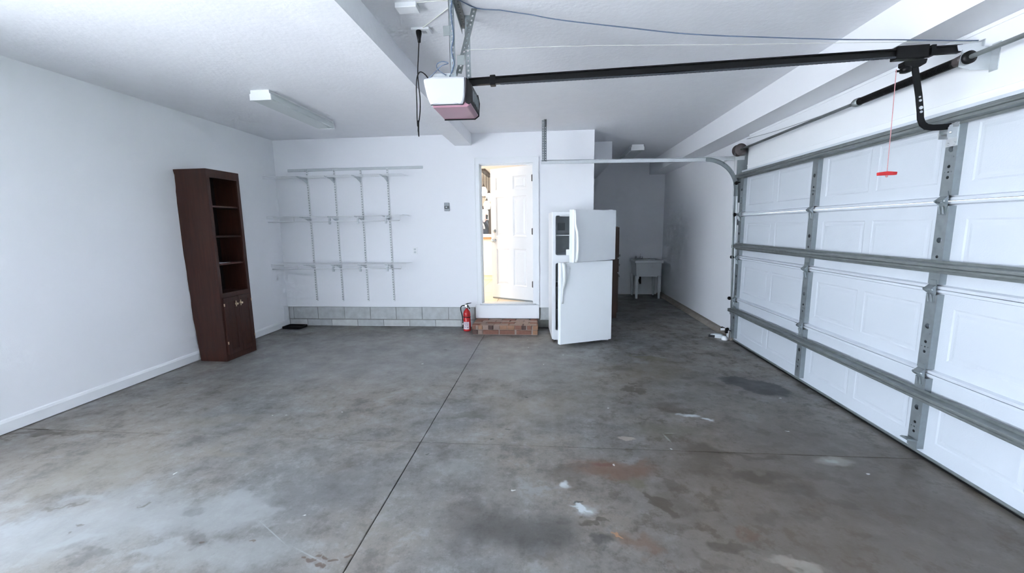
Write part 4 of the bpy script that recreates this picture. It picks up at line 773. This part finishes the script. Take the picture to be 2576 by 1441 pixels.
# ceiling boxes
cb = tag(MB().box(-0.065, 0.065, -0.042, 0.042, -0.030, 0.0).build('box_cover', M['cool_white'], bevel=0.004), 'white blank box cover on the ceiling nearest the camera', 'cover plate'); cb.location = (-0.853, 2.645, H)
ol = thing('ceiling_outlet', 'white ceiling outlet with the black plug in it', 'outlet', (-0.862, 2.955, H))
MB().box(-0.062, 0.062, -0.040, 0.040, -0.016, 0.0).build('plate', M['cool_white'], ol, bevel=0.003)
MB().box(-0.03, -0.004, -0.017, 0.017, -0.019, -0.016).box(0.006, 0.034, -0.017, 0.017, -0.019, -0.016).build('receptacle', M['opener_white'], ol)

# ------------------------------------------------------------------ ceiling lights
def shop_light(label, loc, length):
    t = thing('ceiling_light', label, 'lamp', loc, 0, 'unlit wraparound ceiling lights')
    w = 0.104
    MB().box(-w * 0.86, w * 0.86, 0.02, length - 0.02, -0.030, 0.0).build('housing', M['fix_side'], t)
    MB().prism([(-w * .86, -0.012), (-w, -0.040), (-w, -0.078), (-w * .93, -0.088), (w * .93, -0.088), (w, -0.078), (w, -0.040), (w * .86, -0.012)], 0.012, length - 0.012, 'Y').build('diffuser', M['diffuser'], t)
    for y0, y1 in ((0.0, 0.013), (length - 0.013, length)):
        MB().prism([(-w * .90, 0.0), (-w * .92, -0.030), (-w * 1.03, -0.036), (-w * 1.03, -0.092), (w * 1.03, -0.092), (w * 1.03, -0.036), (w * .92, -0.030), (w * .90, 0.0)], y0, y1, 'Y').build('end_cap', M['cool_white'], t)
    return t
shop_light('white unlit fluorescent ceiling light near the left wall', (-2.773, 3.955, H), 1.20)
shop_light('white unlit fluorescent ceiling light in the dark alcove above the sink', (1.486, 7.27, H), 1.22)

# ------------------------------------------------------------------ bookcase
bc = thing('bookcase', 'tall narrow dark brown bookcase with two lower doors against the left wall', 'bookcase', (-3.935, 4.555, 0.0), math.radians(-2.0))
BW, BD, BH = 0.232, 0.188, 2.195        # half width (Y), half depth (X), height; front faces +X
def wavy_side(y0, y1):
    """side panel whose back edge is chipped and uneven, bowing away from the wall half way up"""
    pts = [(-BD + 0.05, 0.0), (BD, 0.0), (BD, BH), (-BD - 0.012, BH)]; k = 36
    for i in range(1, k):
        z = BH * (1 - i / k); base = -BD + 0.002 + (0.048 * (1 - z / 0.5) if z < 0.5 else 0) + 0.012 * math.sin(z * 3.1); pts.append((base + random.uniform(-.004, .004), z))
    return MB().prism(pts, y0, y1, 'Y')
wavy_side(-BW, -BW + 0.02).build('side_panel', M['wood'], bc); wavy_side(BW - 0.02, BW).build('side_panel', M['wood'], bc)
MB().box(-BD + 0.0, BD, -BW + 0.02, BW - 0.02, BH - 0.02, BH).build('top', M['wood'], bc)
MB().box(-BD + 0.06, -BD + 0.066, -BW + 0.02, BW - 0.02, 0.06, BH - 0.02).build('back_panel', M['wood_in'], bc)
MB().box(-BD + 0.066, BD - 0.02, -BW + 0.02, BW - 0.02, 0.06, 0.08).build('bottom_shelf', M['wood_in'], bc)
MB().prism([(-BW, 0.0), (BW, 0.0), (BW, BH), (-BW, BH)], BD - 0.004, BD + 0.016, 'X', holes=[rect(-BW + 0.042, BW - 0.040, 0.800, BH - 0.09), rect(-BW + 0.035, BW - 0.035, 0.085, 0.735)]).build('face_frame', M['wood'], bc, bevel=0.002)
for z in (1.132, 1.450, 1.788): MB().box(-BD + 0.066, BD - 0.008, -BW + 0.021, BW - 0.021, z - 0.010, z + 0.010).build('shelf', M['wood'], bc, bevel=0.002)
MB().box(-BD + 0.066, BD - 0.006, -BW + 0.021, BW - 0.021, 0.770, 0.790).build('shelf', M['wood'], bc)
for s in (-1, 1):
    y0, y1 = (-BW + 0.022, -0.002) if s < 0 else (0.002, BW - 0.022)
    dr = MB().prism(rect(y0, y1, 0.075, 0.745), BD + 0.017, BD + 0.036, 'X', holes=[rect(y0 + 0.05, y1 - 0.05, 0.125, 0.695)]).box(BD + 0.018, BD + 0.028, y0 + 0.045, y1 - 0.045, 0.12, 0.70).build('door', M['wood'], bc, bevel=0.003)
    ky = -0.035 if s < 0 else 0.035
    MB().lathe([(0.010, 0.0), (0.006, 0.008), (0.014, 0.018), (0.013, 0.024), (0.0, 0.027)], at=(BD + 0.036, ky, 0.655), axis='X', n=14).lathe([(0.017, 0.0), (0.015, 0.002), (0.0, 0.003)], at=(BD + 0.036, ky, 0.655), axis='X', n=14).box(BD + 0.036, BD + 0.038, ky - 0.006, ky + 0.006, 0.622, 0.690).build('knob', M['brass'], dr)
    hy = y0 + 0.004 if s < 0 else y1 - 0.004
    for hz in (0.215, 0.665): MB().tube([(BD + 0.034, hy, hz - 0.016), (BD + 0.034, hy, hz + 0.016)], 0.006, 8).build('hinge', M['brass'], dr)
sh = MB().box(-0.06, 0.06, -0.085, 0.085, 0.0, 0.002).build('paper_sheet', M['rail_grey']); tag(sh, 'grey sheet of paper lying on the lowest open bookcase shelf', 'paper'); sh.location = (-3.835, 4.49, 1.1432); sh.rotation_euler = (0, 0, 0.1)

# ------------------------------------------------------------------ black tray in the corner
tr = thing('boot_tray', 'shallow black plastic tray on the floor in the rear left corner', 'tray', (-3.965, 5.965, 0.0), math.radians(-4))
MB().prism(rrect(-0.155, 0.155, -0.105, 0.105, 0.03), 0.0, 0.006, 'Z').build('base', M['black_plastic'], tr)
MB().prism(rrect(-0.155, 0.155, -0.105, 0.105, 0.03), 0.004, 0.032, 'Z', holes=[rrect(-0.135, 0.135, -0.085, 0.085, 0.022)]).build('rim', M['black_plastic'], tr, bevel=0.004)

# ------------------------------------------------------------------ wall shelving
rl = thing('shelf_rail', 'pale grey horizontal hang rail with four slotted standards on the rear wall', 'shelf rail', (-2.885, YD, 2.404))
MB().prism([(0, -0.020), (-0.006, -0.020), (-0.014, -0.012), (-0.014, 0.012), (-0.006, 0.020), (0, 0.020)], -1.046, 1.046, 'X').build('rail', M['rail_grey'], rl)
def standard_mesh():
    Ls = 2.00; mb = MB(); z = -Ls
    mb.box(-0.0125, -0.008, -0.017, -0.015, -Ls, 0).box(0.008, 0.0125, -0.017, -0.015, -Ls, 0)
    while z < -0.03: mb.box(-0.008, 0.008, -0.017, -0.015, z, z + 0.017); z += 0.038
    mb.box(-0.0125, -0.011, -0.015, 0.0, -Ls, 0).box(0.011, 0.0125, -0.015, 0.0, -Ls, 0)
    return mb
sx_ = (-3.627, -3.200, -2.791, -2.378); s0 = None
for x in sx_:
    if s0 is None: s0 = standard_mesh().build('standard', M['wire_white'], rl); s0.location = (x + 2.885, -0.004, 0.004)
    else: inst('standard', s0, (x + 2.885, -0.004, 0.004), rl)
    MB().box(-0.011, 0.011, -0.0052, -0.0036, -1.995, -0.02).build('slot_shade_strip', M['slot'], rl).location = (x + 2.885, 0, 0)  # grey strip behind the slots paints the shadow inside them
def wire_shelf(label, z, rod_z, x0, x1, xr, hooks):
    t = thing('wire_shelf', label, 'shelf', ((x0 + x1) / 2, YD, z), 0, 'wire shelves on the rear wall')
    cx = (x0 + x1) / 2; a, b_ = x0 - cx, x1 - cx; mb = MB()
    for y, r in ((-0.020, .0036), (-0.17, .0030), (-0.320, .0036)): mb.tube([(a, y, 0), (b_, y, 0)], r, 6)
    mb.tube([(a, -0.322, -0.028), (b_, -0.322, -0.028)], 0.0036, 6)
    x = a
    while x < b_ + 0.001: mb.tube([(x, -0.018, 0.003), (x, -0.320, 0.003), (x, -0.323, -0.028)], 0.0016, 3); x += 0.0256
    mb.build('wire_deck', M['wire_white'], t)
    for x in sx_:
        q = x - cx
        MB().prism([(-0.016, 0.0), (-0.300, -0.004), (-0.300, -0.012), (-0.150, -0.034), (-0.016, -0.088)], q - 0.004, q + 0.004, 'X').box(q - 0.006, q + 0.006, -0.020, -0.014, -0.10, 0.008).build('bracket', M['rail_grey'], t)
    if rod_z:
        dz = rod_z - z; MB().tube([(a, -0.295, dz), (xr - cx, -0.295, dz)], 0.0075, 8).build('hang_rod', M['wire_white'], t)
        for x in hooks:
            q = x - cx; MB().prism([(-0.300, -0.010), (-0.285, -0.010), (-0.281, dz + 0.005), (-0.278, dz - 0.012), (-0.290, dz - 0.042), (-0.306, dz - 0.040), (-0.312, dz - 0.012)], q - 0.012, q + 0.012, 'X').build('rod_hook', M['rail_grey'], t)
        MB().box(xr - cx - 0.006, xr - cx + 0.006, -0.300, -0.290, dz, 0.0).build('rod_end', M['wire_white'], t)
        MB().box(-0.006 + (-3.72 - cx), 0.006 + (-3.72 - cx), -0.300, -0.290, dz, 0.0).build('rod_end', M['wire_white'], t)
    return t
wire_shelf('white wire shelf directly under the hang rail, topmost of three', 2.284, None, -4.12, -2.055, 0, ())
wire_shelf('white wire shelf with hanging rod at eye level, middle of three', 1.708, 1.632, -4.12, -2.065, -2.13, (-3.17, -2.745, -2.325))
wire_shelf('white wire shelf with hanging rod nearest the floor, lowest of three', 1.004, 0.938, -4.12, -2.055, -2.14, (-3.17, -2.755, -2.345))

# wall plates
wc = thing('wall_control', 'small grey and black opener control on the rear wall left of the kitchen door', 'switch', (-1.499, YD, 1.823))
MB().prism(rrect(-0.037, 0.037, -0.062, 0.062, 0.008), -0.022, 0.0, 'Y').build('housing', M['plate_dark'], wc, bevel=0.003)
MB().box(-0.033, 0.035, -0.025, -0.022, -0.028, 0.014).build('button_panel', M['plate_black'], wc); MB().box(-0.015, 0.008, -0.030, -0.025, -0.012, 0.002).build('button', M['rail_grey'], wc)
wo = thing('wall_outlet', 'white electrical outlet on the rear wall right of the lowest shelf', 'outlet', (-2.015, YD, 1.180))
MB().prism(rrect(-0.035, 0.035, -0.057, 0.057, 0.006), -0.007, 0.0, 'Y').build('plate', M['cool_white'], wo, bevel=0.002)
for dz in (-0.022, 0.022): MB().prism(rrect(-0.016, 0.016, dz - 0.014, dz + 0.014, 0.006), -0.010, -0.006, 'Y').build('receptacle', M['rail_grey'], wo)

# ------------------------------------------------------------------ fire extinguisher
fe = thing('fire_extinguisher', 'red fire extinguisher with black hose standing beside the brick step', 'extinguisher', (-1.205, 5.875, 0.0), math.radians(-8))
R_ = 0.057
MB().lathe([(R_ - .006, 0.0), (R_, 0.006), (R_, 0.018), (R_ - .003, 0.022), (R_ - .003, 0.245), (R_ - .004, 0.262), (R_ - .012, 0.290), (R_ - .028, 0.312), (0.020, 0.324), (0.018, 0.336)], n=28).build('cylinder', M['red_ext'], fe)
lm = MB(); n = 14; uvs = []
for j in range(2):
    for i in range(n + 1): t = math.radians(-90 - 52 + 104 * i / n); lm.v.append(((R_ - .0018) * math.cos(t), (R_ - .0018) * math.sin(t), 0.030 + 0.112 * j)); uvs.append((i / n, j))
for i in range(n): lm.f.append((i, i + 1, n + 2 + i, n + 1 + i)); lm.sm.append(True)
lo = lm.build('paper_label', M['ext_label'], fe); ul = lo.data.uv_layers.new(name='UVMap')
for lp_ in lo.data.loops: ul.data[lp_.index].uv = uvs[lp_.vertex_index]
MB().lathe([(R_ - .0005, 0.206), (R_ + .001, 0.207), (R_ + .001, 0.216), (R_ - .0005, 0.217)], n=28).build('strap', M['black_plastic'], fe)
MB().lathe([(0.015, 0.334), (0.017, 0.345), (0.015, 0.356), (0.014, 0.372)], n=14).build('collar', M['chrome'], fe)
MB().box(-0.030, 0.022, -0.012, 0.012, 0.368, 0.392).tube([(-0.028, 0, 0.376), (-0.058, 0, 0.376)], 0.009, 8).build('valve', M['black_plastic'], fe, bevel=0.003)
MB().prism([(-0.022, 0.398), (0.010, 0.414), (0.070, 0.422), (0.072, 0.416), (0.030, 0.406), (0.0, 0.394)], -0.012, 0.012, 'Y').build('squeeze_lever', M['black_plastic'], fe)
MB().prism([(0.012, 0.385), (0.026, 0.378), (0.052, 0.330), (0.044, 0.328), (0.020, 0.366), (0.008, 0.372)], -0.012, 0.012, 'Y').build('carry_handle', M['black_plastic'], fe)
MB().lathe([(0.018, -0.018), (0.018, -0.012)], at=(-0.004, 0, 0.380), axis='Y', n=14).build('gauge', M['chrome'], fe)
MB().tube(smooth([(-0.055, 0, 0.376), (-0.078, -0.004, 0.366), (-0.090, -0.008, 0.340), (-0.086, -0.010, 0.295), (-0.074, -0.012, 0.25), (-0.066, -0.012, 0.20), (-0.063, -0.012, 0.14), (-0.062, -0.012, 0.095)], 4), .0078, 10).build('hose', M['black_plastic'], fe)
MB().tube([(-0.062, -0.012, 0.098), (-0.062, -0.012, 0.040)], [0.0075, 0.009], 10).build('nozzle', M['black_plastic'], fe); MB().tube([(-0.070, -0.012, 0.10), (-0.05, -0.02, 0.104)], 0.007, 8).build('hose_clip', M['cool_white'], fe)

# ------------------------------------------------------------------ refrigerator
fr = thing('refrigerator', 'white top freezer refrigerator with both doors ajar beside the kitchen door', 'refrigerator', (0.045, 5.330, 0.0), math.radians(4.0))
FW, FD, FH = 0.755, 0.62, 1.700
cabm = MB().prism(rect(0, FW, 0.03, FH), 0.0, FD, 'Y', holes=[rrect(0.045, FW - 0.045, 1.145, FH - 0.045, 0.03), rrect(0.045, FW - 0.045, 0.15, 1.045, 0.03)])
cabm.build('cabinet', M['appl'], fr, bevel=0.006)
MB().box(0.01, FW - 0.01, FD, FD + 0.012, 0.04, FH - 0.01).build('back_panel', M['plate_dark'], fr)
def liner(z0, z1, nm):
    x0, x1, y1 = 0.044, FW - 0.044, FD - 0.10; t = 0.006
    MB().box(x0, x1, y1, y1 + t, z0, z1).box(x0, x0 + t, 0.006, y1, z0, z1).box(x1 - t, x1, 0.006, y1, z0, z1).box(x0, x1, 0.006, y1, z0, z0 + t).box(x0, x1, 0.006, y1, z1 - t, z1).build(nm, M['liner'], fr)
liner(1.144, FH - 0.044, 'freezer_liner'); liner(0.149, 1.046, 'cooler_liner')
MB().box(0.052, FW - 0.052, 0.06, FD - 0.11, 1.395, 1.403).build('freezer_shelf', M['cool_white'], fr)
MB().box(0.12, 0.22, FD - 0.115, FD - 0.104, 1.46, 1.56).build('air_vent', M['plate_dark'], fr)
MB().box(0.053, 0.075, 0.30, 0.33, 1.50, 1.53).box(0.053, 0.07, 0.30, 0.34, 1.575, 1.585).build('rail_clip', M['black_plastic'], fr)
MB().box(0.10, FW - 0.06, 0.03, 0.05, 1.640, 1.650).build('light_trim', M['cool_white'], fr)
for z in (0.42, 0.72): MB().box(0.052, FW - 0.052, 0.05, FD - 0.11, z, z + 0.008).build('cooler_shelf', M['rail_grey'], fr)
MB().box(0.02, FW - 0.02, 0.004, 0.024, 0.020, 0.110).box(FW - 0.10, FW - 0.012, -0.018, 0.006, 0.018, 0.052).build('toe_grille', M['appl'], fr, bevel=0.003)
for x, y in ((0.05, 0.06), (FW - 0.05, 0.06), (0.05, FD - 0.06), (FW - 0.05, FD - 0.06)): MB().lathe([(0.018, 0.0), (0.018, 0.012), (0.010, 0.014), (0.010, 0.034)], at=(x, y, 0), n=10).build('foot', M['black_plastic'], fr)
def handle_mesh(pts): return MB().tube([p[0] for p in pts], [p[1] for p in pts], 10, 0.75)
def make_door(ang, z0, z1, th, hpts, shelfz):
    # modelled in hinge coordinates: hinge at origin, leaf runs to -X, outer face at -Y
    mb = MB().prism([(-FW, -th + 0.012), (-FW + 0.010, -th), (-0.014, -th), (-0.004, -th + 0.012), (-0.004, -0.008), (-FW, -0.008)], z0, z1, 'Z')
    d = mb.build('door', M['appl'], fr, bevel=0.005); d.location = (FW + 0.002, -0.006, 0); d.rotation_euler = (0, 0, ang)
    MB().prism(rect(-FW + 0.015, -0.020, z0 + 0.012, z1 - 0.012), -0.008, 0.004, 'Y', holes=[rect(-FW + 0.033, -0.038, z0 + 0.030, z1 - 0.030)]).build('gasket', M['gasket'] if shelfz is None else M['cool_white'], d)
    MB().box(-FW + 0.04, -0.045, -0.010, 0.012, z0 + 0.04, z1 - 0.04).build('door_liner', M['cool_white'], d, bevel=0.006)
    if shelfz: MB().box(-FW + 0.052, -0.06, 0.010, 0.10, shelfz, shelfz + 0.075).build('door_bin', M['cool_white'], d, bevel=0.006)
    handle_mesh(hpts).build('handle', M['appl_handle'], d, label='ivory handle')
    return d
make_door(math.radians(20), 0.046, 1.078, 0.062, [((-FW + 0.045, -0.066, 1.070), .020), ((-FW + 0.048, -0.086, 1.03), .024), ((-FW + 0.050, -0.094, 0.95), .024), ((-FW + 0.050, -0.094, 0.86), .022), ((-FW + 0.044, -0.088, 0.80), .018), ((-FW + 0.036, -0.078, 0.755), .013), ((-FW + 0.034, -0.074, 0.70), .011), ((-FW + 0.034, -0.072, 0.62), .011), ((-FW + 0.034, -0.066, 0.570), .011)], None)
make_door(math.radians(37.5), 1.090, 1.705, 0.080, [((-FW + 0.016, -0.084, 1.700), .013), ((-FW + 0.018, -0.090, 1.62), .013), ((-FW + 0.018, -0.092, 1.54), .013), ((-FW + 0.024, -0.098, 1.49), .015), ((-FW + 0.032, -0.108, 1.45), .018), ((-FW + 0.036, -0.112, 1.38), .019), ((-FW + 0.036, -0.112, 1.25), .019), ((-FW + 0.034, -0.106, 1.14), .018), ((-FW + 0.030, -0.086, 1.096), .016)], 1.165)
MB().box(FW - 0.09, FW + 0.005, -0.045, 0.05, FH, FH + 0.014).build('hinge_cap', M['appl'], fr, bevel=0.004)

# ------------------------------------------------------------------ dark cabinet behind the refrigerator
ac = thing('alcove_cabinet', 'reddish brown wooden cabinet with knobs partly hidden behind the refrigerator', 'cabinet', (0.875, 7.05, 0.0))
MB().box(-0.21, 0.245, -0.25, -0.23, 0, 1.50).build('side_panel', M['wood_red'], ac); MB().box(-0.21, 0.245, 0.23, 0.25, 0, 1.50).build('side_panel', M['wood_red'], ac)
MB().box(-0.21, 0.245, -0.23, 0.23, 1.48, 1.50).build('top', M['wood_red'], ac); MB().box(-0.21, -0.20, -0.23, 0.23, 0.0, 1.48).build('back_panel', M['wood_in'], ac); MB().box(-0.2, 0.24, -0.23, 0.23, 0.06, 0.08).build('bottom_shelf', M['wood_in'], ac)
for z0, z1, kz in ((0.09, 0.74, 0.69), (0.76, 0.98, 0.87), (1.00, 1.49, 1.03)):
    d = MB().box(0.246, 0.266, -0.245, 0.245, z0, z1).build('door' if z1 - z0 > 0.3 else 'drawer', M['wood_red'], ac, bevel=0.003)
    MB().lathe([(0.012, 0.0), (0.008, 0.012), (0.020, 0.024), (0.020, 0.034), (0.0, 0.040)], at=(0.266, -0.15, kz), axis='X', n=14).build('knob', M['galv'], d)

# ------------------------------------------------------------------ utility sink
us = thing('utility_sink', 'white floor standing utility sink against the alcove back wall', 'sink', (2.062, 8.92, 0.0))
def taper(z0, z1, w0, d0, w1, d1, mb=None):
    mb = mb or MB(); vs = [(-w0, -d0, z0), (w0, -d0, z0), (w0, d0, z0), (-w0, d0, z0), (-w1, -d1, z1), (w1, -d1, z1), (w1, d1, z1), (-w1, d1, z1)]
    return mb.add(vs, [(0, 3, 2, 1), (0, 1, 5, 4), (1, 2, 6, 5), (2, 3, 7, 6), (3, 0, 4, 7)])
tb = taper(0.46, 0.80, 0.235, 0.225, 0.262, 0.258)
tb.add([(-w, -d, z) if k == 0 else ((w, -d, z) if k == 1 else ((w, d, z) if k == 2 else (-w, d, z))) for (w, d, z) in ((0.262, 0.258, 0.80), (0.24, 0.20, 0.80), (0.215, 0.18, 0.48)) for k in range(4)], [(0, 1, 5, 4), (1, 2, 6, 5), (2, 3, 7, 6), (3, 0, 4, 7), (4, 5, 9, 8), (5, 6, 10, 9), (6, 7, 11, 10), (7, 4, 8, 11), (8, 9, 10, 11)])
tb.build('basin', M['tub'], us)
MB().prism(rect(-0.285, 0.285, -0.285, 0.285), 0.745, 0.800, 'Z', holes=[rect(-0.245, 0.245, -0.205, 0.16)]).build('rim', M['tub'], us, bevel=0.008)
for sx in (-1, 1):
    for sy in (-1, 1):
        MB().tube([(sx * 0.228, sy * 0.215, 0.475), (sx * 0.228, sy * 0.222, 0.30), (sx * 0.228, sy * 0.228, 0.012), (sx * 0.228, sy * 0.228, 0.0)], [0.042, 0.036, 0.024, 0.024], 8).build('leg', M['tub'], us)
fc = MB().box(-0.08, 0.08, 0.19, 0.25, 0.80, 0.822).tube([(0.03, 0.215, 0.82), (0.03, 0.20, 0.875), (0.02, 0.15, 0.905), (0.0, 0.06, 0.895), (0.0, 0.03, 0.87)], 0.011, 8).lathe([(0.016, 0.82), (0.018, 0.85), (0.012, 0.86)], at=(-0.06, 0.22, 0), n=10).lathe([(0.016, 0.82), (0.018, 0.85), (0.012, 0.86)], at=(0.07, 0.22, 0), n=10)
fo = fc.build('faucet', M['chrome'], us); fo.location = (-0.11, -0.02, 0)
MB().tube([(-0.11, 0.0, 0.47), (-0.11, 0.0, 0.33), (-0.10, 0.03, 0.29), (-0.09, 0.08, 0.30), (-0.09, 0.22, 0.34), (-0.09, 0.305, 0.34)], 0.021, 10).build('drain_pipe', M['black_plastic'], us)

# ------------------------------------------------------------------ photo eye sensor and litter by the track
ps = thing('photo_eye_sensor', 'small black photo eye sensor on a bracket at the foot of the track', 'sensor', (2.350, 5.535, 0.0))
MB().box(-0.020, 0.014, -0.022, 0.004, 0.085, 0.150).lathe([(0.010, -0.030), (0.010, -0.022)], at=(-0.003, 0, 0.12), axis='Y', n=10).build('housing', M['black_plastic'], ps, bevel=0.004)
MB().box(0.012, 0.020, -0.03, 0.02, 0.0, 0.17).box(-0.075, 0.012, 0.0, 0.006, 0.120, 0.150).build('bracket', M['cool_white'], ps)
MB().tube([(-0.07, 0.01, 0.14), (-0.05, 0.02, 0.165), (-0.02, 0.015, 0.15), (0.0, 0.0, 0.14)], 0.006, 6).build('lead', M['black_plastic'], ps)
lt = thing('plastic_scrap', 'pale grey bent plastic scrap with a black end on the floor by the track', 'litter', (2.265, 5.62, 0.0), math.radians(-30))
MB().prism([(-0.075, 0.0), (-0.02, 0.0), (0.06, 0.0), (0.085, 0.03), (0.05, 0.055), (-0.03, 0.052), (-0.078, 0.040)], -0.03, 0.03, 'Y').build('body', M['rail_grey'], lt, bevel=0.008)
MB().box(-0.095, -0.02, -0.045, -0.030, 0.004, 0.036).build('black_end', M['black_plastic'], lt, bevel=0.003)
cu = MB().lathe([(0.036, 0.0), (0.040, 0.008), (0.036, 0.03), (0.026, 0.048), (0.012, 0.052), (0.0, 0.052)], n=18).build('white_scrap', M['cool_white']); tag(cu, 'small white rounded scrap on the floor at the foot of the track', 'litter'); cu.location = (2.318, 5.50, 0.0)
